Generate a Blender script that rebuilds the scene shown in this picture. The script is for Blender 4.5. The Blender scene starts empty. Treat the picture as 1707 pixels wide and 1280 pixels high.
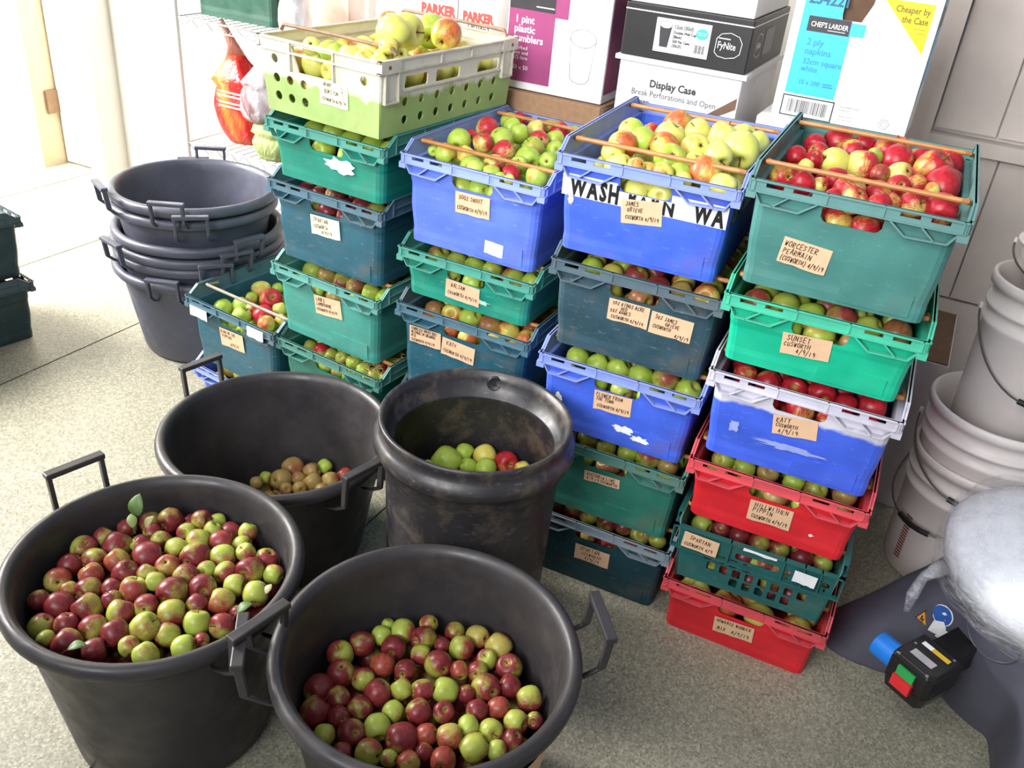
import bpy, bmesh, math, random
import numpy as np
from mathutils import Vector, Matrix
random.seed(7); np.random.seed(7)
SC = bpy.context.scene; COL = SC.collection
D = bpy.data
# ------------------------------------------------------------------ camera
H, F = 1.6828, 1494.95
PITCH, ROLL = math.radians(30.3236), math.radians(5.8095)
fw = Vector((0, math.cos(PITCH), -math.sin(PITCH))); up = Vector((0, math.sin(PITCH), math.cos(PITCH))); rt = Vector((1, 0, 0))
Rv = rt*math.cos(ROLL)+up*math.sin(ROLL); Uv = up*math.cos(ROLL)-rt*math.sin(ROLL)
CAM = Vector((0, 0, H))
cd = D.cameras.new('camera'); cam = D.objects.new('camera', cd); COL.objects.link(cam)
cd.sensor_width = 36; cd.sensor_fit = 'HORIZONTAL'; cd.lens = F*36/1707; cd.clip_start = .05
cam.matrix_world = Matrix(((Rv.x, Uv.x, -fw.x, CAM.x), (Rv.y, Uv.y, -fw.y, CAM.y), (Rv.z, Uv.z, -fw.z, CAM.z), (0, 0, 0, 1)))
SC.camera = cam
# ------------------------------------------------------------------ light
SC.view_settings.view_transform = 'Standard'; SC.view_settings.look = 'None'
SC.view_settings.gamma = 1; SC.view_settings.use_curve_mapping = False
SC.view_settings.exposure = 0.38
w = D.worlds.new('world'); SC.world = w; w.use_nodes = True
bg = w.node_tree.nodes['Background']; bg.inputs[0].default_value = (.86, .92, 1.0, 1); bg.inputs[1].default_value = .30
def area(name, loc, tgt, sx, sy, power, col, spread=180):
    l = D.lights.new(name, 'AREA'); l.shape = 'RECTANGLE'; l.size = sx; l.size_y = sy; l.energy = power; l.color = col; l.spread = math.radians(spread)
    o = D.objects.new(name, l); COL.objects.link(o); o.location = loc
    o.rotation_euler = (Vector(tgt)-Vector(loc)).to_track_quat('-Z', 'Y').to_euler()
    return o
area('window_light', (-4.1, 3.2, 2.0), (-.5, 2.7, .5), 2.2, 1.7, 165, (1, .97, .92))
area('door_wall_boost', (-3.7, 2.9, 2.5), (-2.5, 4.6, .7), 1.4, 1.4, 330, (1, .97, .93))  # added lamp that overexposes the door and the white wall
area('crate_front_fill', (-1.3, -.6, 2.2), (0.3, 2.4, 1.12), 1.6, 1.0, 19, (.96, .98, 1), 75)  # added fill for the crate fronts, spread narrowed to spare the tubs
area('upper_crate_fill', (-.9, .5, 2.9), (.35, 2.7, 1.1), 1.8, .8, 9, (1, .98, .96), 80)  # added fill that brightens the cartons and the upper crates

# ------------------------------------------------------------------ helpers
def hexc(h, a=1):
    h = h.lstrip('#'); v = [int(h[i:i+2], 16)/255 for i in (0, 2, 4)]
    return tuple([(c/12.92 if c <= .04045 else ((c+.055)/1.055)**2.4) for c in v]+[a])
def ray(px, py): return fw+Rv*((px-853.5)/F)-Uv*((py-640)/F)
def atz(px, py, z):
    d = ray(px, py); return CAM+d*((z-H)/d.z)
def depth(p): return (Vector(p)-CAM).dot(fw)
WA = math.radians(-24); WO = Vector((.83, 2.2, 0)); DU = Vector((math.cos(WA), math.sin(WA), 0)); DV = Vector((-math.sin(WA), math.cos(WA), 0))
def W(u, v, z=0): return WO+DU*u+DV*v+Vector((0, 0, z))

def tag(o, label=None, cat=None, group=None, kind=None):
    if label: o['label'] = label
    if cat: o['category'] = cat
    if group: o['group'] = group
    if kind: o['kind'] = kind
    return o
def empty(name, loc, rz=0, **k):
    o = D.objects.new(name, None); o.empty_display_size = .05; COL.objects.link(o); o.location = loc; o.rotation_euler = (0, 0, rz)
    return tag(o, **k)
def link(name, me, mat=None, parent=None, smooth=False, **k):
    o = D.objects.new(name, me); COL.objects.link(o)
    if mat is not None and not me.materials: me.materials.append(mat)
    if parent is not None: o.parent = parent
    if smooth: 
        for p in me.polygons: p.use_smooth = True
    return tag(o, **k)
def bmobj(name, bm, mat=None, parent=None, smooth=False, **k):
    me = D.meshes.new(name); bmesh.ops.recalc_face_normals(bm, faces=bm.faces); bm.to_mesh(me); bm.free()
    return link(name, me, mat, parent, smooth, **k)
def BM(): return bmesh.new()
def box(bm, x0, x1, y0, y1, z0, z1, mi=0):
    v = [bm.verts.new((x, y, z)) for x in (x0, x1) for y in (y0, y1) for z in (z0, z1)]
    for f in ((0, 1, 3, 2), (4, 6, 7, 5), (0, 4, 5, 1), (2, 3, 7, 6), (0, 2, 6, 4), (1, 5, 7, 3)):
        fc = bm.faces.new([v[i] for i in f]); fc.material_index = mi
def hexa(bm, b, t, mi=0):
    vb = [bm.verts.new(p) for p in b]; vt = [bm.verts.new(p) for p in t]; n = len(b)
    bm.faces.new(vb[::-1]).material_index = mi; bm.faces.new(vt).material_index = mi
    for i in range(n): bm.faces.new((vb[i], vb[(i+1) % n], vt[(i+1) % n], vt[i])).material_index = mi
def bar(bm, p, q, th, y0, y1):     # slanted bar in the xz plane, extruded in y
    p = Vector(p); q = Vector(q); d = (q-p).normalized(); n = Vector((-d.y, d.x))*th/2
    c = [p+n, q+n, q-n, p-n]
    hexa(bm, [(a.x, y0, a.y) for a in c], [(a.x, y1, a.y) for a in c])
def tube(bm, pts, r, seg=8, rot=0, flat=1):
    pts = [Vector(p) for p in pts]; rings = []; n = len(pts)
    ref = None
    for i, p in enumerate(pts):
        t = (pts[min(i+1, n-1)]-pts[max(i-1, 0)]).normalized()
        a = t.orthogonal().normalized() if ref is None else (ref-t*ref.dot(t)).normalized()
        ref = a; b = t.cross(a); rr = r[i] if isinstance(r, (list, tuple)) else r
        rings.append([bm.verts.new(p+a*math.cos(2*math.pi*k/seg+rot)*rr+b*math.sin(2*math.pi*k/seg+rot)*rr*flat) for k in range(seg)])
    for i in range(n-1):
        for k in range(seg): bm.faces.new((rings[i][k], rings[i][(k+1) % seg], rings[i+1][(k+1) % seg], rings[i+1][k]))
    bm.faces.new(rings[0][::-1]); bm.faces.new(rings[-1])
def lathe(bm, prof, seg=48, closed=False, c=(0, 0, 0), wob=None):
    rings = []
    for (r, z) in prof:
        if r < 1e-6: rings.append([bm.verts.new((c[0], c[1], c[2]+z))])
        else:
            rings.append([bm.verts.new((c[0]+(r+(wob(k/seg*2*math.pi, z) if wob else 0))*math.cos(k/seg*2*math.pi), c[1]+(r+(wob(k/seg*2*math.pi, z) if wob else 0))*math.sin(k/seg*2*math.pi), c[2]+z)) for k in range(seg)])
    for a, b in zip(rings[:-1], rings[1:]):
        for k in range(seg):
            j = (k+1) % seg
            if len(a) == 1 and len(b) == 1: continue
            if len(a) == 1: bm.faces.new((a[0], b[j], b[k]))
            elif len(b) == 1: bm.faces.new((a[k], a[j], b[0]))
            else: bm.faces.new((a[k], a[j], b[j], b[k]))
def panel_mesh(outer, holes, th):
    cu = D.curves.new('c', 'CURVE'); cu.dimensions = '2D'; cu.fill_mode = 'BOTH'; cu.extrude = th/2
    for loop in [outer]+holes:
        s = cu.splines.new('POLY'); s.points.add(len(loop)-1); s.use_cyclic_u = True
        for i, p in enumerate(loop): s.points[i].co = (p[0], p[1], 0, 1)
    o = D.objects.new('c', cu); COL.objects.link(o)
    dg = bpy.context.evaluated_depsgraph_get(); me = D.meshes.new_from_object(o.evaluated_get(dg))
    D.objects.remove(o); D.curves.remove(cu); return me
def circ(x, z, r, n=16, rx=None): return [(x+(rx or r)*math.cos(2*math.pi*i/n), z+r*math.sin(2*math.pi*i/n)) for i in range(n)]
def rrect(x0, x1, z0, z1, r, n=3):
    out = []
    for cx, cz, a0 in ((x1-r, z1-r, 0), (x0+r, z1-r, 90), (x0+r, z0+r, 180), (x1-r, z0+r, 270)):
        for i in range(n+1):
            a = math.radians(a0+90*i/n); out.append((cx+r*math.cos(a), cz+r*math.sin(a)))
    return out
_tc = {}
def text_mesh(s, size, bold=0, xs=1, align='LEFT'):
    key = (s, size, bold, xs, align)
    if key in _tc: return _tc[key]
    cu = D.curves.new('t', 'FONT'); cu.body = s; cu.size = size; cu.offset = bold; cu.align_x = align; cu.resolution_u = 2
    o = D.objects.new('t', cu); COL.objects.link(o)
    dg = bpy.context.evaluated_depsgraph_get(); me = D.meshes.new_from_object(o.evaluated_get(dg))
    vs = [(v.co.x*xs, v.co.y) for v in me.vertices]; fs = [list(p.vertices) for p in me.polygons]
    D.objects.remove(o); D.curves.remove(cu); D.meshes.remove(me)
    _tc[key] = (vs, fs); return _tc[key]
def put(bm, vf, mp, mi=0):     # 2D verts/faces -> mapped
    vs, fs = vf; V = [bm.verts.new(mp(*v)) for v in vs]
    for f in fs:
        try: bm.faces.new([V[i] for i in f]).material_index = mi
        except ValueError: pass
def poly(bm, pts, mp, mi=0): bm.faces.new([bm.verts.new(mp(*p)) for p in pts]).material_index = mi
def rect(x0, x1, z0, z1): return [(x0, z0), (x1, z0), (x1, z1), (x0, z1)]
def stroke(bm, pts, wd, mp, mi=0, closed=False):
    n = len(pts); P = [Vector(p) for p in pts]
    for i in range(n if closed else n-1):
        a, b = P[i], P[(i+1) % n]; d = b-a
        if d.length < 1e-6: continue
        d.normalize(); k = Vector((-d.y, d.x))*wd/2; e = d*wd*.35
        poly(bm, [tuple(q) for q in (a-k-e, b-k+e, b+k+e, a+k-e)], mp, mi)
# single stroke handwriting capitals on a 4 x 6 grid
G = {'A': ['0,0 2,6 4,0', '1,2 3,2'], 'B': ['0,0 0,6 3,5.4 3,3.6 0,3 3.6,2.2 3.4,.5 0,0'], 'C': ['4,5 2,6 0,4 0,2 2,0 4,1'], 'D': ['0,0 0,6 3,5 4,3 3,1 0,0'],
 'E': ['4,6 0,6 0,0 4,0', '0,3 3,3'], 'F': ['4,6 0,6 0,0', '0,3 3,3'], 'G': ['4,5 2,6 0,4 0,2 2,0 4,1 4,3 2.4,3'], 'H': ['0,0 0,6', '4,0 4,6', '0,3 4,3'],
 'I': ['2,0 2,6'], 'J': ['1,6 4,6', '3,6 3,1 1.5,0 0,1'], 'K': ['0,0 0,6', '4,6 0,2.6 4,0'], 'L': ['0,6 0,0 4,0'], 'M': ['0,0 .4,6 2,2.4 3.6,6 4,0'], 'N': ['0,0 0,6 4,0 4,6'],
 'O': ['2,6 0,4.5 0,1.5 2,0 4,1.5 4,4.5 2,6'], 'P': ['0,0 0,6 3.4,5.4 3.4,3.4 0,2.8'], 'R': ['0,0 0,6 3.4,5.4 3.4,3.6 0,3 4,0'], 'S': ['4,5 2,6 .3,4.7 3.7,1.8 2,0 0,.8'],
 'T': ['0,6 4,6', '2,6 2,0'], 'U': ['0,6 .2,1 2,0 3.8,1 4,6'], 'V': ['0,6 2,0 4,6'], 'W': ['0,6 1,0 2,4 3,0 4,6'], 'X': ['0,0 4,6', '0,6 4,0'], 'Y': ['0,6 2,3 4,6', '2,3 2,0'], 'Z': ['0,6 4,6 0,0 4,0'],
 '0': ['2,6 .3,4 .3,2 2,0 3.7,2 3.7,4 2,6'], '1': ['2,0 2,6'], '2': ['0,5 2,6 4,4.6 0,0 4,0'], '4': ['3,0 3,6 0,2 4,2'], '5': ['4,6 .6,6 .4,3.4 3,3.6 3.8,1.6 2,0 0,.6'], '9': ['3.6,0 3.8,4.6 2,6 .3,4.6 1.8,3 3.7,4'],
 '/': ['.4,-1 3.6,7'], '%': ['.5,0 3.5,6', '.6,5 1.2,5.6', '3,.4 3.5,1'], '(': ['3,7 1.4,4 1.4,2 3,-1'], ')': ['1,7 2.6,4 2.6,2 1,-1'], '.': ['1.8,0 2.2,.3'], '?': ['0,5 2,6 4,4.6 2,3 2,2', '2,.3 2.1,0'], "'": ['2,6 2,4.6'], '*': ['2,6 0,4.5 0,1.5 2,0 4,1.5 4,4.5 2,6 2.1,6']}
def handwrite(bm, s, x, z, h, wd, mp, rng, sl=0.0, xs=.62, room=None):
    u = h/6; est = sum(4*xs if c == ' ' else 4*xs+1.5 for c in s)*u*1.03; f = min(1, room/est) if room else 1; xs *= f
    for ch in s:
        if ch == ' ': x += u*4*xs; continue
        jz = rng.uniform(-.25, .25)*u*2; js = rng.uniform(.88, 1.1)
        for st in G.get(ch, []):
            P = [tuple(map(float, q.split(','))) for q in st.split()]
            stroke(bm, [(x+a*u*xs*js+b*u*.12, z+jz+b*u*js+sl*(x)) for a, b in P], wd, mp)
        x += u*(4*xs+1.5*f)*rng.uniform(.94, 1.05)
# ------------------------------------------------------------------ materials
def newmat(name):
    m = D.materials.new(name); m.use_nodes = True; nt = m.node_tree; b = nt.nodes['Principled BSDF']; return m, nt, b
def N(nt, t, **k):
    n = nt.nodes.new(t)
    for a, v in k.items(): setattr(n, a, v)
    return n
def ramp(nt, fac, stops):
    r = N(nt, 'ShaderNodeValToRGB'); e = r.color_ramp.elements
    while len(e) < len(stops): e.new(.5)
    for el, (p, c) in zip(e, stops): el.position = p; el.color = c if len(c) == 4 else (*c, 1)
    nt.links.new(fac, r.inputs[0]); return r.outputs[0]
def mix(nt, fac, a, b, mode='MIX'):
    m = N(nt, 'ShaderNodeMix', data_type='RGBA', blend_type=mode)
    for i, v in ((0, fac), (6, a), (7, b)):
        if hasattr(v, 'is_linked'): nt.links.new(v, m.inputs[i])
        else: m.inputs[i].default_value = v
    return m.outputs[2]
def noise(nt, vec, scale, detail=3, rough=.5, dist=0):
    n = N(nt, 'ShaderNodeTexNoise'); n.inputs['Scale'].default_value = scale; n.inputs['Detail'].default_value = detail
    n.inputs['Roughness'].default_value = rough; n.inputs['Distortion'].default_value = dist
    if vec is not None: nt.links.new(vec, n.inputs['Vector'])
    return n.outputs['Fac']
def bump(nt, b, h, st=.2, dist=.002):
    n = N(nt, 'ShaderNodeBump'); n.inputs['Strength'].default_value = st; n.inputs['Distance'].default_value = dist
    nt.links.new(h, n.inputs['Height']); nt.links.new(n.outputs[0], b.inputs['Normal'])
def mapping(nt, sc=(1, 1, 1), coord='Object'):
    t = N(nt, 'ShaderNodeTexCoord'); m = N(nt, 'ShaderNodeMapping'); m.inputs['Scale'].default_value = sc
    nt.links.new(t.outputs[coord], m.inputs[0]); return m.outputs[0]
def math_(nt, op, a, b=None, c=None):
    m = N(nt, 'ShaderNodeMath', operation=op)
    for i, v in enumerate((a, b, c)):
        if v is None: continue
        if hasattr(v, 'is_linked'): nt.links.new(v, m.inputs[i])
        else: m.inputs[i].default_value = v
    return m.outputs[0]
def plain(name, col, rough=.5, metal=0, spec=.5, var=.06, sc=30):
    m, nt, b = newmat(name); c = hexc(col) if isinstance(col, str) else col
    v = mapping(nt); f = noise(nt, v, sc)
    d = tuple(x*(1-var*2) for x in c[:3])+(1,); l = tuple(min(1, x*(1+var)) for x in c[:3])+(1,)
    nt.links.new(ramp(nt, f, [(.3, d), (.7, l)]), b.inputs['Base Color'])
    b.inputs['Roughness'].default_value = rough; b.inputs['Metallic'].default_value = metal; b.inputs['Specular IOR Level'].default_value = spec
    return m
def plastic(name, col, scuff='#c8cdd6', sc_amt=.25, dirt='#6b5a42', d_amt=.3, rough=.42, fade=None):
    m, nt, b = newmat(name); v = mapping(nt); c = hexc(col)
    base = ramp(nt, noise(nt, v, 9, 4), [(.3, tuple(x*.82 for x in c[:3])), (.7, tuple(min(1, x*1.1) for x in c[:3]))])
    if fade:
        sx = N(nt, 'ShaderNodeSeparateXYZ'); nt.links.new(v, sx.inputs[0])
        zz = math_(nt, 'ADD', sx.outputs[2], math_(nt, 'MULTIPLY', math_(nt, 'SUBTRACT', noise(nt, v, 22, 4), .5), fade[2]))
        fz = ramp(nt, math_(nt, 'DIVIDE', math_(nt, 'SUBTRACT', zz, fade[0]), fade[1]), [(0, (0, 0, 0)), (1, (1, 1, 1))])
        base = mix(nt, fz, base, hexc(fade[3]))
    vs = mapping(nt, (1, 1, 4)); s = ramp(nt, noise(nt, vs, 38, 6, .7), [(.60, (0, 0, 0)), (.76, (1, 1, 1))])
    base = mix(nt, math_(nt, 'MULTIPLY', s, sc_amt), base, hexc(scuff))
    dd = ramp(nt, noise(nt, v, 14, 5, .65), [(.50, (0, 0, 0)), (.68, (1, 1, 1))])
    base = mix(nt, math_(nt, 'MULTIPLY', dd, d_amt), base, hexc(dirt))
    nt.links.new(base, b.inputs['Base Color'])
    nt.links.new(ramp(nt, noise(nt, v, 20, 3), [(.3, (rough-.08,)*3), (.7, (rough+.15,)*3)]), b.inputs['Roughness'])
    bump(nt, b, noise(nt, v, 60, 4), .12, .001)
    return m
def apple_mat(name, g1, g2, red, amt, streak=.25, spots=.15, yellowpole='#b9a24a'):
    m, nt, b = newmat(name); t = N(nt, 'ShaderNodeAttribute', attribute_name='aco'); t2 = N(nt, 'ShaderNodeAttribute', attribute_name='arnd'); oi0 = N(nt, 'ShaderNodeObjectInfo')
    RND = math_(nt, 'FRACT', math_(nt, 'ADD', oi0.outputs['Random'], t2.outputs['Fac']))
    co = t.outputs['Vector']; sx = N(nt, 'ShaderNodeSeparateXYZ'); nt.links.new(co, sx.inputs[0])
    ad = N(nt, 'ShaderNodeVectorMath', operation='ADD'); nt.links.new(co, ad.inputs[0])
    cm = N(nt, 'ShaderNodeCombineXYZ'); nt.links.new(math_(nt, 'MULTIPLY', RND, 37.), cm.inputs[0]); nt.links.new(math_(nt, 'MULTIPLY', RND, 11.), cm.inputs[1])
    nt.links.new(cm.outputs[0], ad.inputs[1]); v = ad.outputs[0]
    ground = ramp(nt, noise(nt, v, 1.3, 3), [(.3, hexc(g1)), (.7, hexc(g2))])
    # streaks running pole to pole: noise on the azimuth only
    ms = N(nt, 'ShaderNodeMapping'); ms.inputs['Scale'].default_value = (1, 1, .12); nt.links.new(v, ms.inputs[0])
    stv = noise(nt, ms.outputs[0], 11, 4, .6)
    blush = math_(nt, 'ADD', math_(nt, 'MULTIPLY', sx.outputs[0], .42), math_(nt, 'MULTIPLY', math_(nt, 'SUBTRACT', noise(nt, v, 1.5, 3), .5), .9))
    blush = math_(nt, 'ADD', blush, math_(nt, 'MULTIPLY', math_(nt, 'SUBTRACT', stv, .5), streak*2.2))
    blush = math_(nt, 'ADD', blush, math_(nt, 'ADD', amt-.5, math_(nt, 'MULTIPLY', math_(nt, 'SUBTRACT', RND, .5), .35)))
    fac = ramp(nt, math_(nt, 'ADD', blush, .5), [(.35, (0, 0, 0)), (.72, (1, 1, 1))])
    rc = ramp(nt, noise(nt, v, 3, 3), [(.3, tuple(x*.62 for x in hexc(red)[:3])), (.75, tuple(min(1, x*1.25) for x in hexc(red)[:3]))])
    c = mix(nt, fac, ground, rc)
    vo = N(nt, 'ShaderNodeTexVoronoi'); vo.inputs['Scale'].default_value = 9; nt.links.new(v, vo.inputs['Vector'])
    sp = ramp(nt, vo.outputs['Distance'], [(.05, (1, 1, 1)), (.12, (0, 0, 0))])
    c = mix(nt, math_(nt, 'MULTIPLY', sp, spots), c, hexc('#d9cfa0'))
    rr = math_(nt, 'SQRT', math_(nt, 'ADD', math_(nt, 'MULTIPLY', sx.outputs[0], sx.outputs[0]), math_(nt, 'MULTIPLY', sx.outputs[1], sx.outputs[1])))
    pf = ramp(nt, math_(nt, 'ADD', rr, math_(nt, 'MULTIPLY', math_(nt, 'SUBTRACT', stv, .5), .35)), [(.1, (1, 1, 1)), (.36, (0, 0, 0))])
    c = mix(nt, math_(nt, 'MULTIPLY', pf, .7), c, hexc(yellowpole))
    nt.links.new(c, b.inputs['Base Color']); b.inputs['Roughness'].default_value = .36
    b.inputs['Specular IOR Level'].default_value = .42
    return m
AM = {  # apple skins
 'R': apple_mat('skin_dark_red', '#97973c', '#a6a848', '#7c2a2e', .86, .22),
 'M': apple_mat('skin_red_and_green', '#98a040', '#aab04e', '#8c3436', .56, .25),
 'G': apple_mat('skin_yellow_green', '#96a43e', '#abb852', '#984038', .24, .2),
 'O': apple_mat('skin_orange_red', '#a2984a', '#b4a250', '#9a4434', .62, .35),
 'g': apple_mat('skin_bright_green', '#93b235', '#b5c858', '#b8703c', .02, .1, .25),
 'y': apple_mat('skin_yellow', '#cdcc58', '#d8d478', '#c87a3c', .14, .2, .1),
 'o': apple_mat('skin_yellow_orange_blush', '#c8bf52', '#d8cb66', '#c86438', .5, .35),
 'r': apple_mat('skin_crimson', '#bfae4a', '#cfbd5a', '#b0202e', .98, .35),
 'm': apple_mat('skin_crimson_and_cream', '#c8c060', '#d8d07a', '#bb2f38', .68, .4),
 'b': apple_mat('skin_russet_brown', '#9c8448', '#a88c50', '#96603c', .4, .2),
}
AMNAME = {'R': 'dark red', 'M': 'red and green', 'G': 'yellow green', 'O': 'orange red', 'g': 'green', 'y': 'pale yellow', 'o': 'orange blushed yellow', 'r': 'crimson red', 'm': 'crimson and cream', 'b': 'russet brown'}
BLACKP = plastic('black_tub_plastic', '#343133', '#8a8588', .08, '#5a5048', .18, .40)
BLACKB = plastic('scuffed_black_barrel_plastic', '#2a282b', '#8c8680', .45, '#7a6a58', .35, .36)
GREYP = plastic('grey_black_tub_plastic', '#4c4e5c', '#9a9ca8', .2, '#5a5048', .08, .4)
KRAFT = plain('kraft_label_paper', '#dcb490', .8, var=.04)
PALEP = plain('pale_label_paper', '#e6dcb8', .8, var=.03)
INK = plain('brown_black_ink', '#2c2018', .7)
WHITEP = plain('white_sticker_paper', '#e8e8ea', .6, var=.04)
BALE = plain('bronze_bale_arm_plastic', '#b97c44', .45, var=.15)
BALEG = plain('grey_bale_arm_plastic', '#8f887c', .5, var=.12)
STEM = plain('apple_stem_wood', '#5a4526', .8)
CALYX = plain('dried_calyx', '#3a2c1a', .9)
LEAF = plain('apple_leaf_green', '#57753a', .5, var=.2, sc=40)
CARD = plain('brown_cardboard', '#9c7a5c', .85, var=.08, sc=60)
CARDD = plain('dark_brown_cardboard', '#6d5340', .85, var=.1)
WCARD = plain('white_carton_board', '#dedcdc', .6, var=.02)
BLK = plain('printed_black', '#1c1a1c', .4)
STEEL = plain('wire_steel', '#6c6660', .4, .7)
CHROME = plain('chrome_wire', '#b8b8bc', .25, .9)

# ------------------------------------------------------------------ setting
def floor_mat():
    m, nt, b = newmat('terrazzo_floor'); v = mapping(nt)
    vo = N(nt, 'ShaderNodeTexVoronoi'); vo.inputs['Scale'].default_value = 210; nt.links.new(v, vo.inputs['Vector'])
    chips = ramp(nt, vo.outputs['Color'], [(0, hexc('#4c4a3e')), (.3, hexc('#878473')), (.62, hexc('#a19d89')), (1, hexc('#cdc9b6'))])
    base = ramp(nt, noise(nt, v, 5, 5), [(.3, hexc('#878270')), (.7, hexc('#989582'))])
    c = mix(nt, .62, base, chips)
    c = mix(nt, ramp(nt, noise(nt, v, 2.2, 6, .7), [(.5, (0, 0, 0)), (.9, (.5, .5, .5))]), c, hexc('#8e8670'))
    nt.links.new(c, b.inputs['Base Color']); b.inputs['Roughness'].default_value = .5
    bump(nt, b, noise(nt, v, 150, 3), .15, .001); return m
FM = floor_mat()
bm = BM(); box(bm, -7, 5, -3, 8, -.12, -.012)
flo = bmobj('floor', bm, plain('floor_bed', '#5e5a4e', .9)); flo['kind'] = 'structure'
# slabs run along DV; joints at the perpendicular offsets measured on the floor
bm0 = [-6.5, -4.9, -4.18, -3.41, -2.64, -1.2, .9, 2.4, 4.2]
nn = Vector((.9, -.43, 0)).normalized(); dd = Vector((.43, .9, 0)).normalized()
cuts = {-3.41: [2.1], -2.64: [3.2]}
def nrange(a, b, lo, hi):
    bm = BM(); g = .0035
    P = [nn*(a+g)+dd*(lo+g), nn*(b-g)+dd*(lo+g), nn*(b-g)+dd*(hi-g), nn*(a+g)+dd*(hi-g)]
    hexa(bm, [(p.x, p.y, -.02) for p in P], [(p.x, p.y, 0) for p in P]); return bm
for i in range(len(bm0)-1):
    a, b = bm0[i], bm0[i+1]
    if i in (5, 4): segs = [(-2.6, 7)]
    else: segs = [(-2.6, 4.4), (4.4, 7)]
    for lo, hi in segs: bmobj('slab', nrange(a, b, lo, hi), FM, flo)

WALLM = plain('white_painted_wall', '#d9d6cf', .7, var=.03, sc=6)
PANELM = plain('off_white_painted_board', '#d2c6be', .55, var=.04, sc=8)
TRIMM = plain('cream_gloss_trim', '#cdbb9c', .4, var=.04)
def wbox(bm, u0, u1, v0, v1, z0, z1):
    P = [(u0, v0), (u1, v0), (u1, v1), (u0, v1)]
    hexa(bm, [W(u, v, z0) for u, v in P], [W(u, v, z1) for u, v in P])
def struct(name, args, mat, parent=None):
    bm = BM()
    for a in args: wbox(bm, *a)
    o = bmobj(name, bm, mat, parent)
    if parent is None: o['kind'] = 'structure'
    return o
wb = struct('wall_back', [(-3.72, .02, .95, 1.1, 0, 2.6), (.02, 2.2, .95, 1.1, 0, 2.6)], WALLM)
# painted boards of the right part
for (u0, u1, z0, z1) in ((.085, .268, 1.05, 1.75), (.274, .56, 1.05, 1.75), (.566, .9, 1.05, 1.75), (.085, .30, .50, .985), (.306, .60, .50, .985), (.606, .9, .50, .985), (.085, .9, .06, .49)):
    struct('panel', [(u0, u1, .925, .951, z0, z1)], PANELM, wb)
struct('ledge', [(.02, .9, .885, .951, .99, 1.035)], PANELM, wb)
struct('pilaster', [(.0, .078, .87, .951, 0, 2.4)], PANELM, wb)
struct('wall_left', [(-6.4, -4.32, .95, 1.1, 0, 2.6), (-4.32, -3.72, .95, 1.1, 2.1, 2.6)], WALLM)
dr = struct('door_1', [(-4.19, -3.74, 1.0, 1.04, .01, 2.08)], plain('white_painted_door', '#e4e0d6', .45, var=.02))
bm = BM()
for zz in (.28, 1.6): wbox(bm, -4.196, -4.182, .93, 1.0, zz, zz+.12)
bmobj('hinge', bm, plain('tarnished_brass', '#8a7058', .5, .6), dr)
struct('trim_1', [(-4.32, -4.2, .86, 1.08, 0, 2.12)], TRIMM)
struct('trim_2', [(-3.76, -3.66, .80, .95, 0, 2.6)], WALLM)
struct('baseboard_left', [(-6.4, -4.33, .93, .951, 0, .1)], TRIMM)

# ------------------------------------------------------------------ bale-arm crates
TX = .0236
def ywall(z, h): return .012+(.024-.012)*(1-z/h)          # outer face of the front wall
def crate_body(h, slot=True):
    hw0, hw1 = .2-TX, .188; zt = h-.024
    zs = [0, .006, .02]
    k = .035
    while k < h-.078: zs += [k, k+.006]; k += .055 if h > .18 else .04
    zs += [h-.066, h-.060, h-.028, zt]; zs = sorted(set(round(z, 4) for z in zs))
    xs_f = [-.97, -.6, -.33, -.3, -.27, 0, .27, .3, .33, .6, .97]   # fractions of half width
    def ring(z):
        f = z/h; hw = hw0+(hw1-hw0)*f; y0 = ywall(z, h); y1 = .6-y0
        step = .0022*(int((z-.035)/.055+10) % 2) if .03 < z < h-.07 else .0015
        hw += step; y0 -= step; y1 += step
        c = .02; pts = []
        for x in xs_f: pts.append((max(-hw+c, min(hw-c, x*(hw-c)/.97)), y0))
        for a in (-60, -30): pts.append((hw-c+c*math.cos(math.radians(a)), y0+c+c*math.sin(math.radians(a))))
        for y in (0, .33, .5, .67, 1): pts.append((hw, y0+c+(y1-y0-2*c)*y))
        for a in (30, 60): pts.append((hw-c+c*math.cos(math.radians(a)), y1-c+c*math.sin(math.radians(a))))
        for x in xs_f[::-1]: pts.append((max(-hw+c, min(hw-c, x*(hw-c)/.97)), y1))
        for a in (120, 150): pts.append((-hw+c+c*math.cos(math.radians(a)), y1-c+c*math.sin(math.radians(a))))
        for y in (1, .67, .5, .33, 0): pts.append((-hw, y0+c+(y1-y0-2*c)*y))
        for a in (210, 240): pts.append((-hw+c+c*math.cos(math.radians(a)), y0+c+c*math.sin(math.radians(a))))
        return pts
    bm = BM(); R = []
    for z in zs: R.append([bm.verts.new((x, y, z)) for x, y in ring(z)])
    n = len(R[0])
    zb = [i for i, z in enumerate(zs) if abs(z-round(h-.060, 4)) < 2e-4][0]; zu = [i for i, z in enumerate(zs) if abs(z-round(h-.028, 4)) < 2e-4][0]
    for i in range(len(zs)-1):
        for k in range(n):
            if slot and zb <= i < zu and (2 <= k <= 7 or 20 <= k <= 25): continue
            bm.faces.new((R[i][k], R[i][(k+1) % n], R[i+1][(k+1) % n], R[i+1][k]))
    if slot:   # round the lower corners of the hand hole
        for base in (2, 20):
            for a, s in ((base, 1), (base+6, -1)):
                R[zb][a].co.z += .010; R[zb][a+s].co.z += .003
    bm.faces.new(R[0][::-1])
    # label recess / raised pad at the foot of the front wall
    me = D.meshes.new('crate_body'); bmesh.ops.recalc_face_normals(bm, faces=bm.faces); bm.to_mesh(me); bm.free()
    return me
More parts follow.
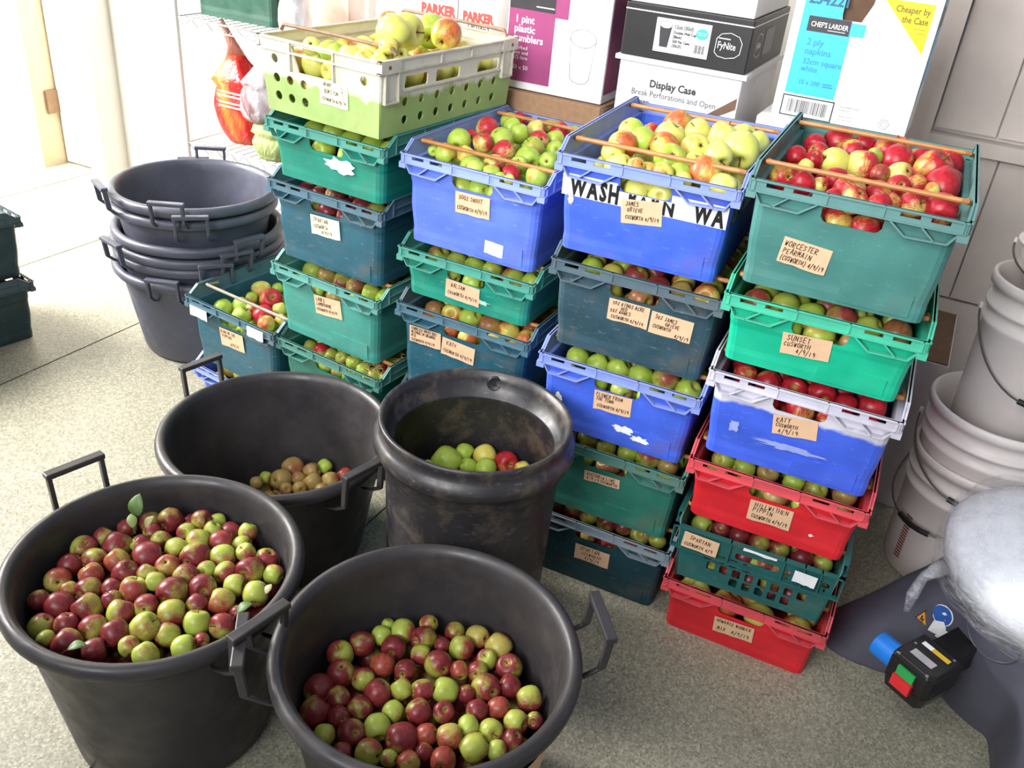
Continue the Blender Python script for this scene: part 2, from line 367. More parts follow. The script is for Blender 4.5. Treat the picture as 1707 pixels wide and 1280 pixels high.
def crate_rim(h):
    bm = BM(); zl = h-.024
    for sgn in (0, 1):
        Y = (lambda y: y) if sgn == 0 else (lambda y: .6-y)
        def bx(x0, x1, y0, y1, z0, z1): a, b = sorted((Y(y0), Y(y1))); box(bm, x0, x1, a, b, z0, z1)
        # front band with four slots (open grid)
        sl = [(-.168, -.134), (-.116, -.08), (.08, .116), (.134, .168)]
        bx(-.198, .198, 0, .004, h-.0055, h)
        bx(-.198, .198, 0, .004, zl, h-.014)
        xs = [-.198]+[v for s in sl for v in s]+[.198]
        for a, b in zip(xs[::2], xs[1::2]): bx(a, b, 0, .004, h-.0142, h-.0052)
        bx(-.198, .198, -.0035, .006, h-.0035, h)           # top lip
        bx(-.198, .198, -.0035, .014, zl-.0015, zl+.0015)   # lower ledge
        for x in (-.19, -.052, .052, .19): bx(x-.0016, x+.0016, -.0035, .001, zl, h)
        for s in (-1, 1):
            y0, y1 = sorted((Y(-.002), Y(.013)))
            P = [(s*.187, zl), (s*.172, zl-.024), (s*.098, zl-.026), (s*.064, zl)]
            for a, b in zip(P[:-1], P[1:]): bar(bm, a, b, .0032, y0, y1)
            bar(bm, (s*.150, zl-.025), (s*.120, zl), .003, y0, y1)
    for s in (-1, 1):
        x0, x1 = sorted((s*.200, s*.1965)); P = [(0, zl), (0, h), (.018, h), (.05, h+.024), (.55, h+.024), (.582, h), (.6, h), (.6, zl)]
        hexa(bm, [(x0, a, b) for a, b in P], [(x1, a, b) for a, b in P])
        x2, x3 = sorted((s*.2035, s*.194))
        for (a, b), (c, d) in zip(P[1:-2], P[2:-1]):
            t = .0032; hexa(bm, [(x2, a, b-t), (x3, a, b-t), (x3, c, d-t), (x2, c, d-t)], [(x2, a, b), (x3, a, b), (x3, c, d), (x2, c, d)])
        x4, x5 = sorted((s*.2035, s*.187)); box(bm, x4, x5, .0, .6, zl-.0015, zl+.0015)
        for y in (.012, .05, .17, .3, .43, .55, .588): box(bm, *sorted((s*.2035, s*.199)), y-.0016, y+.0016, zl, h if y in (.012, .588) else h+.022)
        x6, x7 = sorted((s*.2035, s*.199)); box(bm, x6, x7, .05, .55, h-.004, h-.001)
        # corner posts and inner shelf
        for y0, y1 in ((-.0035, .014), (.586, .6035)): box(bm, *sorted((s*.2035, s*.184)), y0, y1, zl-.014, zl)
    me = D.meshes.new('crate_rim'); bmesh.ops.recalc_face_normals(bm, faces=bm.faces); bm.to_mesh(me); bm.free(); return me
def bale_mesh(h, y):
    bm = BM(); s = .19; t = .05
    tube(bm, [(-s, y+t, h+.006), (-s, y+.012, h+.012), (-s+.004, y+.002, h+.016), (-s+.014, y, h+.0165), (0, y, h+.0165), (s-.014, y, h+.0165), (s-.004, y+.002, h+.016), (s, y+.012, h+.012), (s, y+t, h+.006)], .0052, 8)
    me = D.meshes.new('bale_arm'); bmesh.ops.recalc_face_normals(bm, faces=bm.faces); bm.to_mesh(me); bm.free(); return me
_cm = {}
def cmesh(kind, h):
    k = (kind, h)
    if k not in _cm: _cm[k] = crate_body(h) if kind == 'b' else crate_rim(h) if kind == 'r' else bale_mesh(h, .075) if kind == 'f' else bale_mesh(h, .525-.05)
    return _cm[k].copy()
def to_local(root, h, px, py, yl=.014):     # pixel -> (x,z) on the front wall plane of a crate
    M = root.matrix_basis.inverted(); o = M @ CAM; d = M.to_3x3() @ ray(px, py)
    t = (yl-o.y)/d.y; p = o+d*t; return p.x, p.z
CR = {}
def paper(root, h, x0, z0, wd, ht, rot, lines, mat=None, rng=None, yf=None, th=.0042, name='paper_label', lb=None, inkw=.0014):
    """sticker whose top left corner is (x0,z0); lines: (text, x offset, drop from top, height)"""
    yf = yf or (lambda z: ywall(z, h)-.0042); c, s = math.cos(rot), math.sin(rot)
    def mp(off):
        return lambda a, b: (x0+a*c-b*s, yf(z0+a*s+b*c)-off, z0+a*s+b*c)
    bm = BM(); n = 6
    top = [(wd*i/n, 0) for i in range(n+1)]; bot = [(wd*i/n+random.uniform(-.001, .001), -ht+random.uniform(-.0015, .0015)) for i in range(n+1)]
    vt = [bm.verts.new(mp(0)(*p)) for p in top]; vb = [bm.verts.new(mp(0)(*p)) for p in bot]
    for i in range(n): bm.faces.new((vb[i], vb[i+1], vt[i+1], vt[i]))
    o = bmobj(name, bm, mat or KRAFT, root, **({'label': lb} if lb else {}))
    if lines:
        b2 = BM(); rng = rng or random.Random(len(lines)*7+int(abs(x0)*1e4))
        for (t, dx, dz, hh) in lines: handwrite(b2, t, dx, -dz-hh, hh, inkw, mp(.0006), rng, room=wd*.97-dx)
        bmobj('handwriting', b2, INK, o)
    return o
def blob(root, h, x, z, rx, rz, seed, mat=None, yf=None, name='torn_sticker_remains', n=22):
    yf = yf or (lambda z: ywall(z, h)-.0040); r = random.Random(seed); bm = BM()
    pts = [(x+rx*math.cos(2*math.pi*i/n)*(k := r.uniform(.6, 1.15)), z+rz*math.sin(2*math.pi*i/n)*k) for i in range(n)]
    ce = bm.verts.new((x, yf(z), z)); V = [bm.verts.new((a, yf(b), b)) for a, b in pts]
    for i in range(n): bm.faces.new((ce, V[i], V[(i+1) % n]))
    return bmobj(name, bm, mat or WHITEP, root)
_rim = {}
def rim_of(mat):
    if mat.name not in _rim:
        m = mat.copy(); m.name = 'worn_pale_edge_of_'+mat.name; nt = m.node_tree; b = nt.nodes['Principled BSDF']; src = b.inputs['Base Color'].links[0].from_socket
        nt.links.new(mix(nt, .34 if 'blue' in mat.name else .10, src, hexc('#c4d0dc')), b.inputs['Base Color']); _rim[mat.name] = m
    return _rim[mat.name]
def crate(key, x, y, yaw, z, h, mat, label, arms=('f', 'k'), rimmat=None, bale=None, name='bale_arm_crate', group='crates of apples stacked in columns'):
    h = round(h, 4)
    root = empty(name, (x, y, z), math.radians(yaw), label=label, cat='crate', group=group)
    bpy.context.view_layer.update()
    body = link('body', cmesh('b', h), mat, root, smooth=False)
    so = body.modifiers.new('wall', 'SOLIDIFY'); so.thickness = .0028; so.offset = -1
    link('rim', cmesh('r', h), rimmat or rim_of(mat), root)
    for a in arms: link('bale_arm', cmesh(a, h), bale or BALE, root)
    CR[key] = (root, h); return root, h
M_ = dict(
 torn=plastic('emerald_crate_plastic', '#147f6c', sc_amt=.12, d_amt=.12), sp3=plastic('dark_teal_crate_plastic', '#235768', sc_amt=.35, d_amt=.3),
 lan=plastic('faded_green_crate_plastic', '#3d8d80', sc_amt=.3, d_amt=.15), bg=plastic('deep_green_crate_plastic', '#17705e', sc_amt=.2, d_amt=.2),
 blue=plastic('royal_blue_crate_plastic', '#4264d8', sc_amt=.3, d_amt=.3), blue2=plastic('washed_blue_crate_plastic', '#5a76dc', sc_amt=.4, d_amt=.22),
 bal=plastic('sea_green_crate_plastic', '#1f8a74', sc_amt=.35, d_amt=.12), gray=plastic('slate_crate_plastic', '#2f4b57', sc_amt=.35, d_amt=.3),
 g3=plastic('muddy_green_crate_plastic', '#2c7162', sc_amt=.2, d_amt=.35), dk=plastic('dark_green_blue_crate_plastic', '#123c46', sc_amt=.25, d_amt=.25),
 wor=plastic('worn_teal_crate_plastic', '#457f79', '#a8c8c4', sc_amt=.3, d_amt=.12), sun=plastic('bright_turquoise_green_crate_plastic', '#10b48c', '#80d8c0', sc_amt=.12, d_amt=.04),
 kat=plastic('blue_crate_plastic_bleached_white_on_top', '#3f60d8', '#c8d0e8', sc_amt=.3, d_amt=.05, fade=(.140, .008, .025, '#cfccd6')),
 katr=plastic('bleached_lilac_white_rim_plastic', '#c9c6d6', '#ffffff', sc_amt=.3, d_amt=.2),
 red=plastic('bright_red_crate_plastic', '#d8222e', '#f08088', sc_amt=.15, d_amt=.06), sp5=plastic('pine_green_crate_plastic', '#1f5e5c', sc_amt=.25, d_amt=.2),
 edge=plastic('dark_slate_green_crate_plastic', '#1f3d40', sc_amt=.2, d_amt=.2),
)
T = 'CUSWORTH 4/9/19'
def lab(key, px, py, w_px, h_px, lines, rot=0, mat=None, lb=None, inkw=.0014):
    root, h = CR[key]; x, z = to_local(root, h, px, py); x1, z1 = to_local(root, h, px+w_px[0], py+w_px[1]); x2, z2 = to_local(root, h, px+h_px[0], py+h_px[1])
    wd = math.hypot(x1-x, z1-z); ht = math.hypot(x2-x, z2-z); rot = math.atan2(z1-z, x1-x)
    L = []
    for t, fx, fz, fh in lines:
        n = len(t); hh = fh*ht; L.append((t, fx*wd, fz*ht, hh))
    return paper(root, h, x, z, wd, ht, rot, L, mat, lb=lb, inkw=inkw)
# column 1 (left), 2, 3, 4 (right): solved positions
crate('hid1', -.552, 2.281, -30, .0, .168, M_['bg'], 'dark green crate hidden at the foot of the leftmost tall column', group='lowest crates of the two left columns')
crate('botg', -.55, 2.281, -30.3, .188, .184, M_['bg'], 'deep green crate with hay, under the faded green crate in leftmost column')
crate('lan', -.561, 2.301, -29.9, .393, .216, M_['lan'], 'faded green crate labelled LANES LAMBOURNE in the leftmost column')
crate('sp3', -.559, 2.313, -28.3, .631, .226, M_['sp3'], 'dark teal crate with pale SPARTAN label below the emerald crate')
crate('torn', -.55, 2.283, -28.5, .879, .156, M_['torn'], 'emerald green shallow crate with torn white sticker, under the cream holed crate')
crate('hid2', -.148, 2.134, -25.6, 0, .335, M_['sp3'], 'dark teal crate almost hidden behind the round black barrel', bale=BALEG)
crate('kat1', -.151, 2.103, -24.9, .379-.0218, .267, M_['sp3'], 'dark teal crate with two labels, one reading KATY, behind the barrel')
crate('bal', -.153, 2.12, -25.2, .646, .132, M_['bal'], 'shallow sea green crate labelled BALSAM under the Dogs Snout crate')
crate('dogs', -.151, 2.112, -25.0, .80, .23, M_['blue2'], 'blue crate labelled DOGS SNOUT on top of its column')
crate('sp4', .252, 1.825, -22.2, 0, .21, M_['dk'], 'dark blue green SPARTAN crate on the floor under the muddy green one')
crate('g3', .246, 1.826, -22.3, .232, .211, M_['g3'], 'muddy green crate with narrow strip label above the floor-level Spartan crate')
crate('flow', .243, 1.827, -22.3, .465, .202, M_['blue'], 'royal blue crate labelled FLOWER OF THE TOWN beside the barrel')
crate('gray', .247, 1.839, -22.1, .689, .218, M_['gray'], 'slate grey crate with two side by side labels below the WASH BARN crate')
crate('wash', .234, 1.844, -21.4, .929, .219, M_['blue'], 'blue crate wrapped with WASH BARN tape and labelled JAMES GRIEVE')
crate('wal', .614, 1.64, -22.5, 0, .166, M_['red'], 'red crate on the floor at the foot of the rightmost column')
crate('pip', .61, 1.64, -21.5, .369, .165, M_['red'], 'red crate labelled PIPPIN in the middle of the rightmost column')
crate('kat4', .609, 1.636, -21.9, .556, .214, M_['kat'], 'blue crate with bleached white rim labelled KATY in the rightmost column', rimmat=M_['katr'])
crate('sun', .606, 1.642, -21.4, .793, .157, M_['sun'], 'bright turquoise green crate labelled SUNSET in the rightmost column')
crate('wor', .605, 1.647, -22.1, .971, .22, M_['wor'], 'worn teal crate of crimson apples labelled WORCESTER PEARMAIN, topmost of rightmost column')
# low column beside the nested tubs
crate('c0b', -.908, 2.485, -31, 0, .128, M_['blue'], 'blue crate at floor level under the open teal crate beside nested tubs')
crate('c0', -.905, 2.48, -31, .150, .23, M_['sp3'], 'open dark teal crate with white stickers beside the nested tubs', bale=BALEG)
# two crates cut by the left edge of the picture, one on the rack
crate('e1', -2.256, 2.50, -35, 0, .225, M_['edge'], 'dark crate on the floor at the left edge of the picture', group='dark crates at the left edge')
crate('e2', -2.256, 2.50, -35, .247, .222, M_['edge'], 'dark crate stacked on another at the left edge of the picture', group='dark crates at the left edge')
crate('rk', *(W(-2.32, .33)[:2]), -24, 1.075, .25, plastic('sage_green_crate_plastic', '#2a5546', sc_amt=.15, d_amt=.1), 'sage green crate standing on the wire rack, top left', group='crate on the wire rack')

# perforated pine green SPARTAN crate (fifth in rightmost column)
def panel_part(name, root, outer, holes, th, fmap, mat, **k):
    me = panel_mesh(outer, holes, th)
    for v in me.vertices: v.co = Vector(fmap(v.co.x, v.co.y, v.co.z))
    return link(name, me, mat, root, **k)
def spartan5():
    h = .159; root = empty('bale_arm_crate', (.606, 1.632, .188), math.radians(-21.1), label='pine green perforated crate labelled SPARTAN between two red crates', cat='crate', group='crates of apples stacked in columns')
    CR['sp5'] = (root, h); bpy.context.view_layer.update()
    outer = [(-.172, 0), (.172, 0), (.186, h-.002), (-.186, h-.002)]
    holes = []
    for r, (z, x0) in enumerate(((.091, -.106), (.061, -.094), (.031, -.034))):
        for i in range((4, 8, 5)[r]):
            x = x0+i*.031; holes.append(rrect(x-.0098, x+.0098, z-.0125, z+.0125, .004))
    holes = [q for q in holes]
    holes.append(rrect(-.045, .058, .108, .128, .006))
    holes += [circ(.078, .119, .008, 10), circ(.165, .119, .009, 10)]
    holes += [rrect(.075, .081, .098, .109, .001, 1), rrect(.1625, .1675, .094, .108, .001, 1)]
    f = lambda x, z, t: (x, .008+.012*(1-z/h)+t, z)
    bmw = panel_part('front_panel', root, outer, holes, .003, f, M_['sp5'])
    panel_part('back_panel', root, outer, [], .003, lambda x, z, t: (x, .6-(.008+.012*(1-z/h)+t), z), M_['sp5'])
    so = [(.012, 0), (.588, 0), (.595, h+.02), (.005, h+.02)]
    sh = [rrect(.08+i*.036, .098+i*.036, zz-.01, zz+.01, .004) for zz in (.035, .065, .095) for i in range(12)]
    for s in (-1, 1): panel_part('side_panel', root, so, sh, .003, lambda y, z, t, s=s: (s*(.172+.014*z/h)+t, y, z), M_['sp5'])
    bm = BM(); box(bm, -.172, .172, .018, .582, 0, .004); bmobj('base', bm, M_['sp5'], root)
    bm = BM()
    for y0, y1 in ((-.002, .012), (.588, .602)):
        box(bm, -.2, .2, y0, y1, h-.004, h); box(bm, -.2, .2, y0, y1, h-.064, h-.060)
        for x in (-.198, -.06, .066, .112, .15, .198): box(bm, x-.0015, x+.0015, y0, y1, h-.062, h)
    for s in (-1, 1): box(bm, *sorted((s*.2, s*.186)), 0, .6, h-.004, h); box(bm, *sorted((s*.2, s*.188)), .03, .57, h+.018, h+.022)
    for s in (-1, 1): box(bm, *sorted((s*.2, s*.197)), .03, .57, h-.06, h+.02)
    bmobj('rim', bm, M_['sp5'], root)
    for a in 'fk': link('bale_arm', cmesh(a, h), BALE, root)
spartan5()

# cream and green perforated crate on column 1
CREAM = plastic('cream_crate_plastic_stained_green_below', '#93ad66', '#e0e0c0', .35, '#8a7a5c', .3, .5, fade=(.085, .012, .05, '#cfcbb9'))
def cream_crate():
    h = .186; hw = .2; root = empty('perforated_crate', (-.556, 2.274, 1.056), math.radians(-29.8), label='cream crate with round holes, green below, heaped with big yellow apples, topmost at left', cat='crate')
    CR['cream'] = (root, h); bpy.context.view_layer.update(); e = .013
    def front(x, z, t, back=False):
        y = e*(1-z/h)+t+.002
        return (x*(1-.055*(1-z/h)), .6-y if back else y, z)
    holes = [circ(-.152, z, .0115) for z in (.135, .088, .043)]+[circ(-.104, z, .0115) for z in (.088, .043)]+[circ(-.056, z, .0115) for z in (.086, .042)]
    holes += [circ(.148, .133, .0115)]
    holes.append([(-.088, .176), (-.070, .113), (.050, .113), (.052, .176)])
    outer = rect(-.198, .198, 0, h)
    panel_part('front_panel', root, outer, holes, .004, lambda x, z, t: front(x, z, t), CREAM)
    panel_part('back_panel', root, outer, [circ(-.15+i*.05, z, .0115) for i in range(7) for z in (.04, .085)], .004, lambda x, z, t: front(x, z, t, True), CREAM)
    sh = [circ(.10+i*.068, z, .0115) for i in range(7) for z in (.034, .079)]
    for a, b in ((.095, .19), (.225, .33), (.415, .52)): sh.append(rrect(a, b, .112, .142, .006))
    for s in (1, -1): panel_part('side_panel', root, rect(.004, .596, 0, h), sh, .004, lambda y, z, t, s=s: (s*((.198)*(1-.055*(1-z/h))+t), .3+(y-.3)*(1-.04*(1-z/h)), z), CREAM)
    bm = BM(); box(bm, -.186, .186, .014, .586, 0, .004); bmobj('base', bm, CREAM, root)
    bm = BM(); g = .204
    for z0, z1 in ((h-.003, h+.001), (h-.030, h-.026)):
        box(bm, -g, g, -.006, .006, z0, z1); box(bm, -g, g, .594, .606, z0, z1)
        for s in (-1, 1): box(bm, *sorted((s*g, s*.192)), -.006, .606, z0, z1)
    for x in (-.09, .054): box(bm, x-.002, x+.002, -.006, .01, h-.074, h)
    for s in (-1, 1):
        for y in (.24, .375): box(bm, *sorted((s*g, s*.196)), y-.0018, y+.0018, h-.03, h)
        for y0 in (.018, .53):   # moulded brackets on the long sides
            for y in (y0, y0+.05): box(bm, *sorted((s*g, s*.19)), y-.002, y+.002, h-.098, h-.026)
            box(bm, *sorted((s*g, s*.19)), y0-.002, y0+.052, h-.102, h-.098)
        for y0, y1 in ((0, .075), (.525, .6)):
            box(bm, *sorted((s*(g+.0005), s*.198)), y0, y1, h-.03, h)
        box(bm, *sorted((s*.2, s*.192)), .09, .525, h-.080, h-.076)
    bmobj('rim', bm, plain('cream_rim_plastic', '#c4bdac', .5, var=.12, sc=20), root)
    bm = BM()
    for s in (1, -1):
        for y in (.03, .57): tube(bm, [(s*.2035, y, h-.015), (s*.2055, y, h-.015)], .005, 10)
    bmobj('pin_hole', bm, CARDD, root)
    for y in (.07, .56):
        bm = BM(); tube(bm, [(-.19, y, h+.006), (-.18, y, h+.020), (0, y, h+.022), (.18, y, h+.020), (.19, y, h+.006)], .0058, 8, flat=.8); bmobj('bale_arm', bm, plain('weathered_bronze_arm', '#8f7058', .5, var=.2), root)
    yf = lambda z: e*(1-z/h)-.0015
    c0 = to_local(root, h, 545, 142, .006)
    paper(root, h, .002, .112, .092, .058, -.03, [('GRANT', .012, .004, .009), ('BURCTON', .016, .020, .010), ('CUSWORTH 4/9/19', .008, .041, .008)], PALEP, yf=yf, inkw=.0014)
    bm = BM(); mp = lambda a, b: (a, yf(b)-.0008, b)
    stroke(bm, circ(.078, .093, .0085, 16), .0009, mp, closed=True); handwrite(bm, 'W', .0745, .0905, .005, .0009, mp, random.Random(3)); bmobj('circled_mark', bm, INK, root)
cream_crate()

# paper labels: (key, top-left px, vector along top edge, vector down left edge, lines)
lab('sp3', 518, 356, (48, 13), (4, 33), [('SPARTAN', .1, .12, .2), ('CUSWORTH', .1, .45, .17), ('4/9/19', .35, .72, .17)], mat=PALEP, lb='pale cream paper label')
lab('lan', 524, 490, (44, 12), (2, 31), [('LANES', .07, .1, .18), ('LAMBOURNE', .07, .35, .17), (T, .05, .66, .14)])
lab('dogs', 760, 317, (58, 14), (-1, 36), [('DOGS SNOUT', .12, .14, .19), (T, .06, .64, .18)])
lab('bal', 744, 463, (56, 20), (-1, 32), [('BALSAM', .16, .14, .2), (T, .07, .58, .17)])
lab('kat1', 684, 540, (52, 16), (2, 28), [('CHARLES ROSS 50%', .06, .06, .16), ('BLENHEIM ORANGE', .06, .28, .16), ('MIX', .06, .5, .15), (T, .06, .74, .15)])
lab('kat1', 739, 560, (54, 22), (-1, 29), [('KATY', .14, .14, .22), (T, .06, .62, .19)])
lab('wash', 1036, 330, (69, 8), (-4, 40), [('JAMES', .12, .09, .17), ('GRIEVE', .16, .33, .17), (T, .12, .66, .16)])
lab('gray', 1017, 495, (68, 19), (-4, 36), [('50% KINGS ACRE', .1, .08, .16), ('RED', .32, .29, .14), ('50% AGNES', .06, .45, .16), (T, .1, .74, .15)])
lab('gray', 1088, 517, (70, 21), (-5, 36), [('50% JAMES', .1, .12, .17), ('GRIEVE', .36, .36, .16), ('CUSWORTH', .08, .58, .15), ('4/9/19', .62, .78, .17)])
lab('flow', 992, 648, (63, 17), (-3, 32), [('FLOWER FROM', .06, .1, .18), ('THE TOWN', .06, .33, .17), (T, .1, .68, .16)])
lab('g3', 975, 782, (59, 18), (-2, 16), [('VICTORIA LIME', .08, .14, .3), ('4.9.19 CUSWORTH', .08, .56, .28)])
lab('sp4', 960, 904, (57, 20), (-3, 25), [('SPARTAN', .14, .08, .24), ('CUSWORTH', .2, .4, .2), ('4/9/19', .3, .7, .2)])
lab('wor', 1309, 393, (80, 26), (-18, 41), [('WORCESTER', .05, .12, .2), ('PEARMAIN', .06, .4, .2), ('(CUSWORTH) 4/9/19', .04, .7, .18)])
lab('sun', 1306, 552, (83, 17), (-7, 36), [('SUNSET', .1, .08, .24), ('CUSWORTH', .06, .4, .2), ('4/9/19', .32, .68, .2)])
lab('kat4', 1290, 689, (75, 14), (-10, 31), [('KATY', .08, .1, .24), ('CUSWORTH', .08, .4, .18), ('4/9/19', .14, .68, .22)])
lab('pip', 1252, 831, (72, 22), (-6, 34), [('HILLWITHEN', .12, .08, .2), ('PIPPIN', .1, .33, .2), (T, .1, .68, .18)])
lab('wal', 1192, 1026, (66, 22), (-5, 25), [('HOWGATE WONDER', .06, .1, .2), ('MIX   4/9/19', .1, .6, .22)])
lab('c0', 366, 544, (39, 16), (3, 29), [('KING OF THE', .06, .1, .16), ('PIPPINS', .1, .34, .15), ('4/9/19', .4, .72, .16)])
r, h = CR['sp5']; yf5 = lambda z: .008+.012*(1-z/h)-.012
paper(r, h, -.170, h-.007, .085, .046, -.04, [('SPARTAN', .016, .008, .011), ('CUSWORTH 4/9', .006, .029, .009)], yf=lambda z: -.0035)
paper(r, h, .092, h-.014, .052, .033, -.03, None, WHITEP, yf=lambda z: -.0035, name='white_sticker', lb='blank white sticker')
paper(r, h, -.03, h+.0005, .078, .008, -.02, None, WHITEP, yf=lambda z: -.0035, name='white_tape', lb='strip of torn white tape on the rim')
# torn stickers and white tags
blob(*CR['torn'], .05, .075, .055, .022, 3, name='torn_sticker_remains', )
blob(*CR['flow'], .03, .05, .028, .012, 5); blob(*CR['flow'], .075, .036, .026, .010, 9); blob(*CR['flow'], -.142, .085, .012, .016, 4)
paper(*CR['dogs'], .045, .056, .052, .034, -.05, None, WHITEP, name='white_sticker', lb='ragged white sticker')
blob(*CR['bal'], .045, .035, .03, .008, 8, mat=plain('pale_scuffed_glue', '#a8c8b8', .6)); blob(*CR['pip'], .1, .05, .006, .004, 2)
blob(*CR['wash'], -.163, .118, .007, .014, 6, mat=plain('beige_glue_patch', '#b8b4b0', .6))
for px, py, wv, hv in ((318, 506, (28, 12), (2, 17)), (413, 541, (27, 12), (-1, 18))):
    r, h = CR['c0']; x, z = to_local(r, h, px, py, 0); x1, z1 = to_local(r, h, px+wv[0], py+wv[1], 0)
    paper(r, h, x, z, math.hypot(x1-x, z1-z), .036, 0, None, WHITEP, yf=lambda z: -.0055, name='white_sticker', lb='blank white sticker on the rim')
# bleached smears on the katy crate
r, h = CR['kat4']
SM = plain('pale_blue_smear', '#93a0dc', .6)
blob(r, h, .0, .070, .085, .009, 12, SM, name='pale_smear', n=40); blob(r, h, -.125, .085, .012, .018, 13, SM, name='pale_smear')
# WASH BARN tape round the front and right side of the blue crate
r, h = CR['wash']
TAPE = plain('white_printed_tape', '#dcdce0', .35, var=.05)
zt0, zt1 = h-.093, h-.044; yfw = lambda z: ywall(z, h)-.0030
bm = BM()
for a, b in ((-.186, -.06), (-.06, .06), (.06, .182)):
    zz = (zt1 if abs(a+b) > .01 else h-.060)
    poly(bm, rect(a, b, zt0, zz), lambda x, z: (x, yfw(z), z))
for a, b in ((.03, .2), (.2, .4), (.4, .55)):
    poly(bm, rect(a, b, zt0, zt1), lambda y, z: (.1905-.012*(1-z/h)+.0012, y, z))
tp = bmobj('wash_barn_tape', bm, TAPE, r, label='white tape printed WASH BARN in black')
bm = BM()
def cond(bm, s, x, z, hgt, mp, xs, zcut=None):
    for ch in s:
        vs, fs = text_mesh(ch, hgt*1.36, .0026, xs, 'LEFT')
        if vs:
            mx = max(v[0] for v in vs)
            put(bm, ([(x+a, min(z+b, zcut or 9)) for a, b in vs], fs), mp); x += mx+.0030
        else: x += .012
    return x
mpf = lambda a, b: (a, yfw(b)-.0006, b)
cond(bm, 'WASH', -.166, zt0+.004, .041, mpf, .60); bmobj('tape_word', bm, BLK, tp)
bm = BM(); cond(bm, 'BARN', -.034, zt0+.004, .041, mpf, .60, h-.0605); bmobj('tape_word', bm, BLK, tp)
bm = BM(); cond(bm, 'WA', .112, zt0+.004, .041, mpf, .60); bmobj('tape_word', bm, BLK, tp)
bm = BM(); cond(bm, 'SH BARN', .03, zt0+.004, .039, lambda a, b: (.1905-.012*(1-b/h)+.0020, a, b), .47); bmobj('tape_word', bm, BLK, tp)

# small moulded notch and pad on the taller crates
for k in ('wor', 'kat4', 'gray', 'flow', 'dogs', 'wash', 'lan', 'sp3', 'g3', 'sp4', 'kat1', 'c0', 'sun'):
    r, h = CR[k]; bm = BM(); y = ywall(.03, h)
    for x0, x1, z0, z1 in ((.012, .150, .008, min(.055, h*.3)),):
        hexa(bm, [(x0, ywall(z0, h)-.0035, z0), (x1, ywall(z0, h)-.0035, z0), (x1, ywall(z1, h)-.0035, z1), (x0+.004, ywall(z1, h)-.0035, z1)],
             [(x0, ywall(z0, h)+.002, z0), (x1, ywall(z0, h)+.002, z0), (x1, ywall(z1, h)+.002, z1), (x0+.004, ywall(z1, h)+.002, z1)])
    bmobj('moulded_pad', bm, [c for c in r.children if c.name.startswith('body')][0].data.materials[0], r)

# ------------------------------------------------------------------ tubs
def tub_mesh(r, rb, h):
    bm = BM(); P = [(0, .002), (rb-.02, .002), (rb-.004, .006), (rb, .016)]
    for i in range(1, 6): f = i/6; P.append((rb+(r-.030-rb)*f, .016+(h-.062)*f))
    P += [(r-.029, h-.046), (r-.026, h-.036), (r-.006, h-.034), (r-.001, h-.026), (r, h-.016), (r-.003, h-.006), (r-.010, h-.001), (r-.018, h), (r-.025, h-.006), (r-.031, h-.018), (r-.0335, h-.045)]
    for i in range(5, 0, -1): f = i/6; P.append((rb-.004+(r-.030-rb)*f, .016+(h-.062)*f))
    P += [(rb-.006, .022), (rb-.02, .010), (0, .008)]
    lathe(bm, P, 72); return bm
def handle(root, r, h, az, mat, out=.034, rise=.05, hw=.056):
    bm = BM(); R = Matrix.Rotation(az, 3, 'Z')
    def q(t, o, z): return R @ Vector((r+o, t, h+z))
    for s in (-1, 1):
        # flat strap leg: bracket on the wall, bends out then rises
        P = [(-.034, -.075), (-.004, -.062), (out-.008, -.040), (out, rise)]
        for (o0, z0), (o1, z1) in zip(P[:-1], P[1:]):
            a, b = s*(hw-.005), s*(hw+.005); t = .008
            hexa(bm, [q(a, o0-t, z0), q(b, o0-t, z0), q(b, o0+t, z0+.001), q(a, o0+t, z0+.001)], [q(a, o1-t, z1), q(b, o1-t, z1), q(b, o1+t, z1+.001), q(a, o1+t, z1+.001)])
    box_pts = [(out-.011, rise-.007), (out+.011, rise-.007), (out+.011, rise+.006), (out-.011, rise+.006)]
    hexa(bm, [q(-hw-.007, o, z) for o, z in box_pts], [q(hw+.007, o, z) for o, z in box_pts])
    o = bmobj('handle', bm, mat, root); b = o.modifiers.new('b', 'BEVEL'); b.width = .0025; b.segments = 2
    return o
def tub(name, x, y, z, r, rb, h, azs, mat, label, group=None, **k):
    root = empty(name, (x, y, z), 0, label=label, cat='tub', **({'group': group} if group else {}))
    bmobj('body', tub_mesh(r, rb, h), mat, root, smooth=True)
    for a in azs: handle(root, r, h, math.radians(a), mat, **k)
    return root
A = (-.661, 1.312, .285, .205, .44); B = (-.104, 1.162, .285, .205, .44); Cc = (-.587, 1.904, .300, .215, .37); Dd = (-.072, 1.697, .230, .2, .60)
tub('round_tub', A[0], A[1], 0, A[2], A[3], A[4], (141, -35), BLACKP, 'round black tub full of small red and green apples, front left corner')
tb = tub('round_tub', B[0], B[1], 0, B[2], B[3], B[4], (-168, 14), BLACKP, 'round black tub half full of apples, nearest at bottom centre', out=.042, rise=.035)
tub('round_tub', Cc[0], Cc[1], 0, Cc[2], Cc[3], Cc[4], (143, -38), BLACKP, 'round black tub with only a few brown apples at the bottom')
